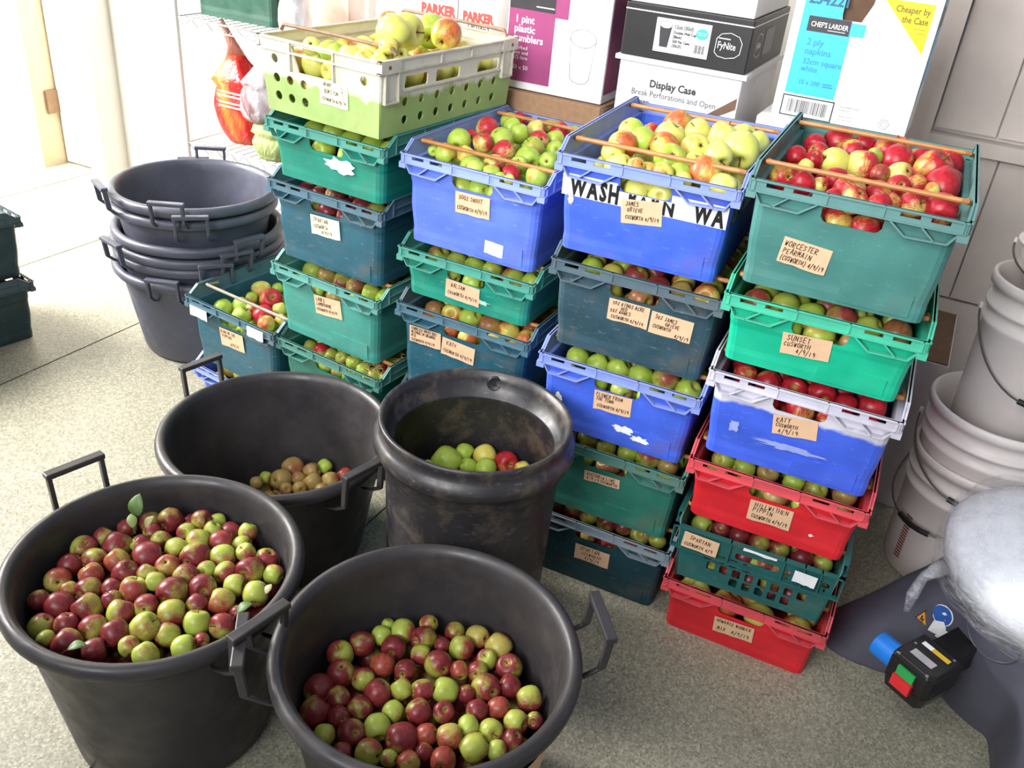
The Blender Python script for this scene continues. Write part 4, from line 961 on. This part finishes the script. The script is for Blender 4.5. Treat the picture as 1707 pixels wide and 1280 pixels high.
# black cup box on the display case, white box above it
root, w, h = carton('display_case_box', -.745, -.396, .15, .44, .796, 1.232, WCARD, 'white display case box under the black cup box', seam=False)
zt = h
printp('box_lettering', root, [('t', 'Display Case', .095, zt-.068, .028, .0009, .92), ('t', 'Break Perforations and Open', .045, zt-.094, .023, 0, .9), ('t', 'Here', .055, zt-.118, .023, .0004)], CHAR)
bm = BM(); box(bm, -.012, w+.012, -.012, .45, h-.006, h+.006); bmobj('loose_lid', bm, WCARD, root)
hexb = BM(); V = [(.262, h-.3), (.272, h-.11), (.345, h-.055), (.345, h-.085), (.286, h-.12), (.276, h-.3)]; poly(hexb, V, FR(.0016)); bmobj('torn_perforation', hexb, CARDD, root)
root, w, h = carton('cup_box', -.748, -.394, .147, .44, 1.239, 1.375, BLK, 'glossy black cup box with white line and pictured cup', seam=False)
fx = lambda f: f*w
printp('white_lines', root, [('r', 0, w, h-.0185, h-.0155), ], WPR)
printp('cup_label', root, [('r', .092, .245, .022, .108)], WPR)
printp('cup_picture', root, [('s', [(.0945, .0245), (.2425, .0245), (.2425, .1055), (.0945, .1055)], .001, 1), ('p', [(.103, .088), (.137, .088), (.131, .035), (.108, .035)]), ('t', '12oz (30cl)', .143, .086, .0135, .0005, .88), ('t', 'Double Wall Cup', .143, .073, .0105, .0005, .85), ('t', '(Black)', .143, .062, .0105, .0005, .85), ('t', '500 Per Case', .143, .050, .0105, .0005, .85), ('t', '(20x25)', .143, .039, .0105, .0005, .85)]+[('r', .205+i*.0033, .205+i*.0033+(.0022 if i % 3 else .0012), .032, .054) for i in range(9)], CHAR, .0012)
printp('cup_top', root, [('p', circ(.120, .092, .009, 16, .0175)), ], WPR, .0016)
printp('cup_rim', root, [('s', circ(.120, .092, .009, 16, .0175), .001, 1)], CHAR, .002)
printp('round_seal', root, [('p', circ(.222, .082, .014, 20, .017))], TEALP, .0016)
printp('seal_text', root, [('r', .210, .234, .084, .0855), ('r', .212, .232, .079, .0805)], WPR, .002)
printp('maker_lettering', root, [('t', 'FyNite', .267, .056, .025, .0001, .74), ('r', .268, .300, .080, .0825)], WPR, .0014)
# rounded hexagon outline of the mark
printp('maker_outline', root, [('s', [(.262, .045), (.272, .036), (.295, .033), (.318, .038), (.330, .048), (.332, .075), (.322, .090), (.298, .097), (.274, .092), (.263, .080)], .0014, 1)], WPR, .0014)
sd2 = lambda y, z: (w+.0008, y, z)
printp('side_white_line', root, [('r', 0, .44, h-.0185, h-.0155), ('s', [(.06, .045), (.09, .033), (.13, .035), (.15, .06), (.13, .088), (.09, .095), (.06, .08)], .0014, 1), ('t', 'FyNite', .07, .056, .024, .0002, .8)], WPR, mp=sd2)
printp('side_grey_label', root, [('r', .16, .27, .03, .10)], GREYPR, mp=sd2)
carton('white_box', -.742, -.400, .155, .42, 1.376, 1.62, WCARD, 'plain white box standing on the black cup box')
# brown carton and purple tumbler box
root, w, h = carton('cardboard_box', -1.11, -.775, .125, .36, .796, 1.085, CARD, 'brown carton with split end beneath the purple tumbler box')
bm = BM(); hexa(bm, [(w-.002, -.002, 0), (w+.012, -.006, .0), (w+.012, -.004, h), (w-.002, 0, h)], [(w-.002, .01, 0), (w+.02, .05, 0), (w+.02, .05, h), (w-.002, .01, h)]); bmobj('end_flap', bm, CARDD, root)
root, w, h = carton('tumbler_box', -1.106, -.787, .15, .30, 1.088, 1.60, WCARD, 'white and purple box of one pint plastic tumblers')
printp('purple_panel', root, [('r', .004, .150, .022, h), ('r', .15, .19, .212, h)], PURP)
printp('purple_lettering', root, [('t', '1 pint', .024, .186, .028, .0005, .95), ('t', 'plastic', .024, .160, .028, .0005, .95), ('t', 'tumblers', .024, .134, .028, .0005, .95), ('t', 'marked', .026, .112, .015, 0), ('t', 'pint and', .026, .098, .015, 0), ('t', '1/2 litre', .026, .084, .015, 0), ('t', '20 x 50', .026, .056, .017, 0)], WPR, .0012)
printp('brand_plate', root, [('r', .004, .148, .222, .27)], CHAR, .0012)
printp('brand_underline', root, [('s', [(.09, .234), (.145, .234)], .003)], WPR, .0016)
printp('cup_outline', root, [('s', [(.243+.040*math.cos(i*math.pi/12), .170+.024*math.sin(i*math.pi/12)) for i in range(24)], .0017, 1), ('s', [(.203, .170), (.213, .062), (.222, .050), (.243, .046), (.264, .050), (.273, .062), (.283, .170)], .0015)], GREYPR)
printp('side_purple_panel', root, [('r', .01, .29, .025, h)], PURP, mp=lambda y, z: (w+.0008, y, z))
# packing tubing boxes
for u0, u1, t, lb in ((-1.511, -1.362, 'DP100-1', 'white box with red heading printed DP100-1'), (-1.357, -1.236, 'DP100-3', 'white box with red heading printed DP100-3')):
    root, w, h = carton('parts_box', u0, u1, .30, .25, .796, 1.45, WCARD, lb)
    printp('red_heading', root, [('t', 'PARKER', .018, .432, .042 if w > .14 else .036, .0026, .84)], REDP)
    printp('code_lettering', root, [('t', t, .036, .408, .023, .0004, .95)], CHAR)
    printp('sub_lettering', root, [('t', 'Metal Tubing', .04, .388, .012, 0), ('t', '25 metres', .05, .372, .010, 0)], GREYPR)
carton('white_box', -1.679, -1.515, .31, .25, .796, 1.46, WCARD, 'blank white box left of the two parts boxes')
bn2 = empty('storage_trolley', W(-1.68, .29), WA, label='low white storage unit behind the leftmost column', cat='storage unit')
bm = BM(); box(bm, 0, .47, 0, .4, .76, .795); box(bm, 0, .02, 0, .4, 0, .76); box(bm, .45, .47, 0, .4, 0, .76); bmobj('carcass', bm, PANELM, bn2)

# ------------------------------------------------------------------ wire rack, bags
rk = empty('wire_rack', W(-2.56, .30), WA, label='chrome wire shelf rack by the white wall', cat='shelf rack')
for x in (0, .86):
    for y in (0, .60): bm = BM(); tube(bm, [(x, y, 0), (x, y, 1.9)], .009, 10); bmobj('post', bm, WALLM, rk)
for zz in (1.062, .59, .16):
    bm = BM()
    for y in (0, .6):
        tube(bm, [(0, y, zz), (.86, y, zz)], .004, 6); tube(bm, [(0, y, zz-.03), (.86, y, zz-.03)], .003, 6)
        pts = [(i*.86/24, y, zz-(.03 if i % 2 else 0)) for i in range(25)]; tube(bm, pts, .0025, 5)
    for x in (0, .86): tube(bm, [(x, 0, zz), (x, .6, zz)], .004, 6)
    for i in range(1, 22): tube(bm, [(i*.86/22, 0, zz+.003), (i*.86/22, .6, zz+.003)], .002, 4)
    bmobj('wire_shelf', bm, CHROME, rk)
def bag_mat(name, cols, alpha=1, rough=.25, sc=3.0):
    m, nt, b = newmat(name); v = mapping(nt, (1, 1, .6)); f = noise(nt, v, sc, 2, .5, 1.2)
    st = [(i/(len(cols)-1)*.5+.25, hexc(c)) for i, c in enumerate(cols)]
    nt.links.new(ramp(nt, f, st), b.inputs['Base Color']); b.inputs['Roughness'].default_value = rough; b.inputs['Alpha'].default_value = alpha
    bump(nt, b, noise(nt, v, 18, 4, .6, 1.5), .8, .012); return m
def bag(name, u, v, z, w, d, hgt, mat, label, neck=.25, lean=0, seed=1):
    root_bm = BM(); rg = random.Random(seed); n = 28; rings = []
    for i in range(15):
        t = i/14; sc = (math.sin(math.pi*min(t*1.15+.08, 1)))**.35 if t < .7 else max(neck, 1-(t-.7)/.3*(1-neck))
        sc = max(sc, neck); rings.append([])
        for k in range(n):
            a = 2*math.pi*k/n; wr = 1+.06*math.sin(3*a+seed+t*4)+.05*math.sin(7*a+t*9)
            x = math.copysign(abs(math.cos(a))**.6, math.cos(a))*w/2*sc*wr+lean*t; y = math.copysign(abs(math.sin(a))**.7, math.sin(a))*d/2*sc*wr
            rings[-1].append(root_bm.verts.new((x, y, hgt*t)))
    for a, b in zip(rings[:-1], rings[1:]):
        for k in range(n): root_bm.faces.new((a[k], a[(k+1) % n], b[(k+1) % n], b[k]))
    root_bm.faces.new(rings[0][::-1]); root_bm.faces.new(rings[-1])
    o = bmobj(name, root_bm, mat, None, True, label=label, cat='bag'); o.location = W(u, v, z); o.rotation_euler = (0, 0, WA); return o
bg_ = bag('plastic_sack', -2.38, .44, .60, .20, .16, .33, bag_mat('red_orange_white_film', ['#f0e8e0', '#e07a30', '#d02a28', '#d83028', '#f0a080']), 'red, orange and white plastic sack on the wire rack', .3, -.03)
bm = BM()
for zz_, a, b in ((.205, -.05, .07), (.190, -.03, .08), (.165, -.05, .07), (.15, -.05, .06)): poly(bm, rect(a, b, zz_, zz_+.006), lambda x, z: (x, -.090, z))
bmobj('print_lines', bm, WPR, bg_)
bm = BM(); tube(bm, [(-.03, 0, .31), (-.045, 0, .37), (-.075, -.01, .43), (-.085, -.01, .455)], [.045, .02, .014, .008], 10, flat=.5); bmobj('twisted_neck', bm, bag_mat('salmon_film', ['#e8b0a0', '#c06850', '#f0d8c8']), bg_, smooth=True)
bag('clear_bag', -2.215, .33, .735, .14, .12, .20, bag_mat('clear_pinkish_film', ['#d8c8cc', '#8a6a70', '#e8e0e4', '#b09aa0'], .8, .15, 5), 'crumpled clear bag with pinkish contents right of the red sack', .35, .02, 4)
bag('paper_sack', -2.16, .345, .60, .16, .11, .135, bag_mat('olive_beige_sack', ['#a89a6a', '#8a9a5c', '#c8b890'], 1, .6, 4), 'olive and beige packet under the crumpled clear bag', .8, 0, 6)
root, w, h = carton('cardboard_box', -2.02, -1.70, .36, .25, 1.068, 1.40, plain('pinkish_brown_cardboard', '#b09084', .8), 'pinkish brown box on the wire rack beside the sage green crate')
bm = BM(); poly(bm, [(.03, .13), (.2, .17), (.2, .02), (.05, .01)], FR()); bmobj('paper_patch', bm, plain('salmon_paper', '#dcb8a4', .6), root)
bag('cling_film_bundle', -1.985, .27, 1.07, .1, .08, .2, bag_mat('crumpled_clear_film', ['#f4f4f8', '#c8c4cc', '#ffffff'], .75, .12, 9), 'bundle of crumpled clear film beside the sage green crate', .5, 0, 8)
bm = BM(); bm.free()

# ------------------------------------------------------------------ right: storage box, buckets
root, w, h = carton('storage_box', .02, .335, .30, .42, 0, .52, plain('white_box_board', '#d8d2d2', .6, var=.03), 'white box standing on the floor behind the rightmost column', seam=False)
bm = BM(); box(bm, .004, w-.004, .004, .416, h+.0005, h+.004); bmobj('dark_gap_sheet', bm, CARDD, root)  # dark brown sheet standing for the shaded inside of the open box
BUCK = None
m, nt, b = newmat('translucent_white_plastic'); v = mapping(nt)
nt.links.new(ramp(nt, noise(nt, v, 5, 4), [(.3, hexc('#d6ccc8')), (.7, hexc('#e8e0dc'))]), b.inputs['Base Color']); b.inputs['Roughness'].default_value = .4
b.inputs['Subsurface Weight'].default_value = .25; b.inputs['Subsurface Radius'].default_value = (.05, .04, .04); BUCK = m
def bucket(x, y, z, rb, rt, h, label, az=None, neck=None, group=None, hp=None, ridges=True):
    root = empty('plastic_bucket', (x, y, z), 0, label=label, cat='bucket', **({'group': group} if group else {}))
    bm = BM(); f = lambda t: rb+(rt-.010-rb)*t
    P = [(0, .001), (rb-.012, .001), (rb, .010)]+[(f(t), h*t) for t in (.25, .5, .68)]
    if ridges: P += [(f(.70)+.007, h*.705), (f(.72)+.007, h*.73), (f(.75), h*.735), (f(.80), h*.80), (f(.80)+.008, h*.805), (f(.83)+.008, h*.83), (f(.83), h*.835)]
    P += [(f(.93), h*.93), (rt, h*.935), (rt, h-.004), (rt-.004, h), (rt-.010, h-.001)]
    if neck:
        P += [(rt-.02, h-.002), (neck+.02, h+.012), (neck+.004, h+.02), (neck, h+.05), (neck-.003, h+.052), (neck-.006, h+.048), (neck-.006, h), (0, h-.004)]
    else: P += [(f(.9)-.003, h*.9), (f(.5)-.003, h*.5), (rb-.006, .02), (0, .010)]
    lathe(bm, P, 56); bmobj('body', bm, BUCK, root, smooth=True)
    if az is not None:
        bm = BM(); zz = h*.77; a0 = math.radians(az)
        c, s = math.cos(a0), math.sin(a0); e = rt+.004; sag = hp or .10
        pts = []
        for i in range(25):
            t = math.pi*i/24; ax = math.cos(t)*e; fo = math.sin(t)*(e+.022); dz = -math.sin(t)*sag
            pts.append((ax*-s+fo*c, ax*c+fo*s, zz+dz))
        tube(bm, pts, .0028, 6); bmobj('wire_handle', bm, STEEL, root)
        bm = BM(); m_ = pts[10:15]; tube(bm, m_, .008, 8); bmobj('grip', bm, BLK, root)
        for q in (pts[0], pts[-1]):
            bm = BM(); tube(bm, [(q[0]*.97, q[1]*.97, q[2]), (q[0]*1.02, q[1]*1.02, q[2])], .010, 10); bmobj('handle_lug', bm, BUCK, root)
    return root
GB = 'white plastic buckets stacked at the right'
bucket(1.310, 2.085, 0, .163, .186, .40, 'white bucket standing on the floor at the foot of the bucket stack', -150, group=GB)
b2 = bucket(1.310, 2.085, .15, .160, .190, .40, 'white bucket nested in the floor one, with thick rim', -120, group=GB, hp=.12)
b3 = bucket(1.365, 2.165, .445, .135, .160, .43, 'tall white bucket with square red print, on top of the nested pair', -105, group=GB, hp=.17)
bucket(1.375, 2.180, .876, .115, .135, .09, 'white screw-neck drum top on the tall bucket', -120, neck=.085, group=GB, hp=.05, ridges=False)
bucket(1.40, 2.24, .975, .075, .105, .21, 'small white container on top of the bucket stack', -150, group=GB, hp=.13, ridges=False)
REDB = plain('brown_red_print', '#8a4a40', .6)
def cylprint(root, a0, a1, z0, z1, rf, mat, name, rows=0):
    bm = BM(); n = 8
    def bandp(z0, z1, a0, a1):
        for i in range(n):
            p, q = a0+(a1-a0)*i/n, a0+(a1-a0)*(i+1)/n
            bm.faces.new([bm.verts.new((rf(z)*math.cos(a), rf(z)*math.sin(a), z)) for a, z in ((p, z0), (q, z0), (q, z1), (p, z1))])
    if rows:
        for r_ in range(rows): zz0 = z0+(z1-z0)*r_/rows; bandp(zz0, zz0+(z1-z0)/rows*.62, a0, a1)
    else: bandp(z0, z1, a0, a1)
    bmobj(name, bm, mat, root)
cylprint(b3, math.radians(-112), math.radians(-97), .17, .215, lambda z: .136+.015*z/.43, REDB, 'red_print', 7)
cylprint(CR['sp5'][0].parent or [o for o in D.objects if o.name.startswith('plastic_bucket')][0], math.radians(-168), math.radians(-160), .05, .20, lambda z: .1645+.013*z/.4, REDB, 'red_print', 16)

# ------------------------------------------------------------------ fruit mill at the lower right
GREYM = plastic('grey_blue_moulded_plastic', '#52525f', '#8a8a98', .08, '#484450', .2, .38)
MC = Vector((1.33, 1.62, 0))
ml = empty('fruit_mill', MC, 0, label='grey plastic fruit mill on splayed legs, wrapped on top in film', cat='machine')
bm = BM(); n = 144; ths = (math.radians(160), math.radians(-104), math.radians(28)); rings = []
def lobes(a):
    s = 0
    for t in ths:
        d = (a-t+math.pi) % (2*math.pi)-math.pi; s = max(s, math.exp(-(d/math.radians(19))**4))
    return s
def rcore(z): return .205+.035*min(1, z/.2)
def rhouse(a, z): return rcore(z)+.27*max(0, 1-z/.34)**1.25*lobes(a)
zs = [0, .004, .02, .05, .08, .12, .16, .20, .24, .28, .31, .34]
for z in zs: rings.append([bm.verts.new((rhouse(2*math.pi*k/n, z)*math.cos(2*math.pi*k/n), rhouse(2*math.pi*k/n, z)*math.sin(2*math.pi*k/n), z)) for k in range(n)])
for a, b in zip(rings[:-1], rings[1:]):
    for k in range(n): bm.faces.new((a[k], a[(k+1) % n], b[(k+1) % n], b[k]))
bm.faces.new(rings[-1]); bm.faces.new(rings[0][::-1])
bmobj('housing', bm, GREYM, ml, smooth=True)
# hopper, lid and film
bm = BM(); lathe(bm, [(.2, .32), (.27, .33), (.285, .38), (.284, .41), (.27, .43), (.18, .475), (0, .49)], 56); bmobj('hopper', bm, plain('white_hopper_plastic', '#eef2fa', .25, 0), ml, smooth=True)
m, nt, b = newmat('stretch_film'); v = mapping(nt)
b.inputs['Base Color'].default_value = (.9, .9, .95, 1); b.inputs['Roughness'].default_value = .12; b.inputs['Specular IOR Level'].default_value = .9
al = ramp(nt, noise(nt, mapping(nt, (1, 1, 3)), 9, 6, .7, 2.5), [(.40, (.04,)*3), (.70, (.5,)*3)]); nt.links.new(al, b.inputs['Alpha'])
bump(nt, b, noise(nt, mapping(nt, (1, 1, 2.5)), 14, 5, .6, 2.5), .8, .012)
FILM = m
bm = BM(); rg = random.Random(9); ph = [rg.uniform(0, 6.28) for _ in range(8)]
def fw_(a, z): return .005*math.sin(9*a+ph[0]+z*30)+.003*math.sin(17*a+ph[1]-z*40)+.006*math.sin(4*a+ph[2])
lathe(bm, [(.252, .275), (.264, .29), (.29, .315), (.30, .36), (.300, .41), (.288, .445), (.20, .492), (.12, .510), (0, .515)], 96, wob=fw_); bmobj('stretch_film', bm, FILM, ml, smooth=True, label='crumpled clear stretch film')
bm = BM()   # gathered tail of film at the left
P0 = Vector((-.285, .03, .34)); tube(bm, [P0, P0+Vector((-.05, -.03, -.01)), P0+Vector((-.07, -.05, -.05)), P0+Vector((-.075, -.06, -.09))], [.02, .012, .014, .006], 9); bmobj('film_tail', bm, FILM, ml, smooth=True)

# housing surface helper: a patch of the housing between two azimuths and heights
def on_house(bm, pts, off, mi=0):
    bm.faces.new([bm.verts.new(((rhouse(a, z)+off)*math.cos(a), (rhouse(a, z)+off)*math.sin(a), z)) for a, z in pts])
def house_hit(px, py):      # first point of the housing along a sight line -> (azimuth, height)
    d = ray(px, py); t = 1.2
    while t < 2.6:
        p = CAM+d*t-MC; a = math.atan2(p.y, p.x)
        if 0 < p.z < .34 and math.hypot(p.x, p.y) <= rhouse(a, p.z): return a, p.z
        t += .002
    return math.radians(-150), .2
def sticker(name, pix, mat, off, lb=None, par=None):
    b_ = BM(); P = [house_hit(*q) for q in pix]; V = [Vector(((rhouse(a, z)+off)*math.cos(a), (rhouse(a, z)+off)*math.sin(a), z)) for a, z in P]
    c = sum(V, Vector())/len(V); cv = b_.verts.new(c+Vector((c.x, c.y, 0)).normalized()*.0005); vv = [b_.verts.new(v) for v in V]
    for i in range(len(vv)): b_.faces.new((cv, vv[i], vv[(i+1) % len(vv)]))
    return bmobj(name, b_, mat, par or ml, **({'label': lb} if lb else {}))
ORG = plain('warning_orange', '#e8962c', .4, var=0); SIGNB = plain('sign_blue', '#2c5aa8', .4, var=0)
sticker('warning_triangle', [(1527, 1029), (1546, 1016), (1551, 1050)], CHAR, .0015, 'orange warning triangle with black flash')
sticker('triangle_face', [(1530.5, 1029), (1544, 1020), (1548, 1043)], ORG, .003)
sticker('flash_mark', [(1541, 1026), (1537, 1033), (1541, 1033.5), (1540, 1039), (1545, 1032), (1541.5, 1031.5), (1543.5, 1027)], CHAR, .0045)
sticker('round_sign_border', [(1574+16.5*math.cos(t)+4*math.sin(t), 1026+18.5*math.sin(t)) for t in [i*math.pi/9 for i in range(18)]], WPR, .0015)
sticker('round_sign', [(1574+15*math.cos(t)+4*math.sin(t), 1026+17*math.sin(t)) for t in [i*math.pi/9 for i in range(18)]], SIGNB, .003, 'round blue sign partly covered by white label')
sticker('sign_figure', [(1574, 1022), (1580, 1021), (1586, 1030), (1582, 1029), (1580, 1036)], WPR, .0045)
sticker('white_label', [(1561, 1034), (1578, 1037), (1581, 1048), (1576, 1064), (1551, 1050)], WPR, .0055, 'white information label')
sticker('white_label', [(1572, 1046), (1590, 1057), (1584, 1075), (1562, 1060)], WPR, .0052, 'lower corner of the white label')
sticker('label_code', [(1578, 1053), (1581, 1052), (1585, 1056), (1582, 1058)], GREYPR, .007)
# round recess of the housing, drawn by a raised ring
ca, cz = house_hit(1652, 1062); b_ = BM()
pts = []
for i in range(33):
    t = 2*math.pi*i/32; a = ca+math.cos(t)*.27; z = cz+math.sin(t)*.052
    pts.append(((rhouse(a, z)+.001)*math.cos(a), (rhouse(a, z)+.001)*math.sin(a), z))
tube(b_, pts, .0025, 6); bmobj('recess_ring', b_, GREYM, ml, smooth=True)
# switch box with blue inlet
LG = Vector((.56, -.83, 0)).normalized(); SH = Vector((.83, .56, 0)).normalized()
oc = Vector((.975, 1.457, .198))-MC
MS = Matrix(((LG.x, SH.x, 0, oc.x), (LG.y, SH.y, 0, oc.y), (0, 0, 1, oc.z), (0, 0, 0, 1))) @ Matrix.Scale(1.07, 4)
SWP = plain('black_switch_plastic', '#1c1a1a', .3)
b_ = BM(); P = [(-.045, -.050), (.040, -.050), (.050, -.035), (.050, .060), (-.050, .060), (-.050, -.035)]
hexa(b_, [(x*.86, y*.9, -.055) for x, y in P], [(x, y, -.02) for x, y in P]); hexa(b_, [(x, y, -.02) for x, y in P], [(x, y, .03) for x, y in P]); hexa(b_, [(x, y, .03) for x, y in P], [(x*.9, y*.88, .042) for x, y in P])
sw = bmobj('switch_box', b_, SWP, ml, label='black switch box with green and red buttons'); sw.matrix_local = MS
bv = sw.modifiers.new('b', 'BEVEL'); bv.width = .003; bv.segments = 2
def sub(name, fn, mat, **k):
    b_ = BM(); fn(b_); return bmobj(name, b_, mat, sw, **k)
sub('mounting_arm', lambda b: box(b, -.03, .03, .058, .20, -.03, .03), SWP)
sub('blue_inlet', lambda b: lathe_x(b), None) if False else None
b_ = BM()
for r0, x0, x1 in ((.0285, -.100, -.046),):
    seg = 28; R1 = []; prof = [(0, x1), (r0, x1), (r0, x0+.002), (r0-.002, x0), (r0-.005, x0), (r0-.005, x0+.03), (0, x0+.03)]
    for rr, xx in prof: R1.append([b_.verts.new((xx, -.012+rr*math.cos(2*math.pi*k/seg), -.004+rr*math.sin(2*math.pi*k/seg))) for k in range(seg)] if rr else [b_.verts.new((xx, -.012, -.004))])
    for p, q in zip(R1[:-1], R1[1:]):
        for k in range(seg):
            j = (k+1) % seg
            if len(p) == 1: b_.faces.new((p[0], q[j], q[k]))
            elif len(q) == 1: b_.faces.new((p[k], p[j], q[0]))
            else: b_.faces.new((p[k], p[j], q[j], q[k]))
bmobj('blue_inlet', b_, plain('bright_blue_plastic', '#1c78d8', .35, var=.02), sw, label='bright blue round plug inlet')
sub('green_button', lambda b: box(b, -.022, .018, -.056, -.048, .002, .024), plain('green_button', '#2c9c50', .4, var=.02))
sub('red_button', lambda b: box(b, -.024, .020, -.060, -.048, -.028, .000), plain('red_button', '#d82c34', .4, var=.02))
sub('grey_plate', lambda b: box(b, -.026, .026, -.022, -.002, .0415, .0428), plain('grey_plate', '#a8a4aa', .5))
sub('yellow_strip', lambda b: box(b, -.006, .034, .022, .034, .0415, .0428), plain('yellow_strip', '#d8b030', .5))
sub('white_strip', lambda b: box(b, -.030, -.006, .022, .034, .0415, .0428), WPR)
for x_, y_ in ((-.036, .010), (.034, .044), (-.034, -.046), (.034, -.046)):
    b_ = BM(); lathe(b_, [(0, .0), (.004, .0), (.003, .003), (0, .0035)], 10, c=(x_, y_, .0405)); bmobj('screw', b_, CHROME, sw)
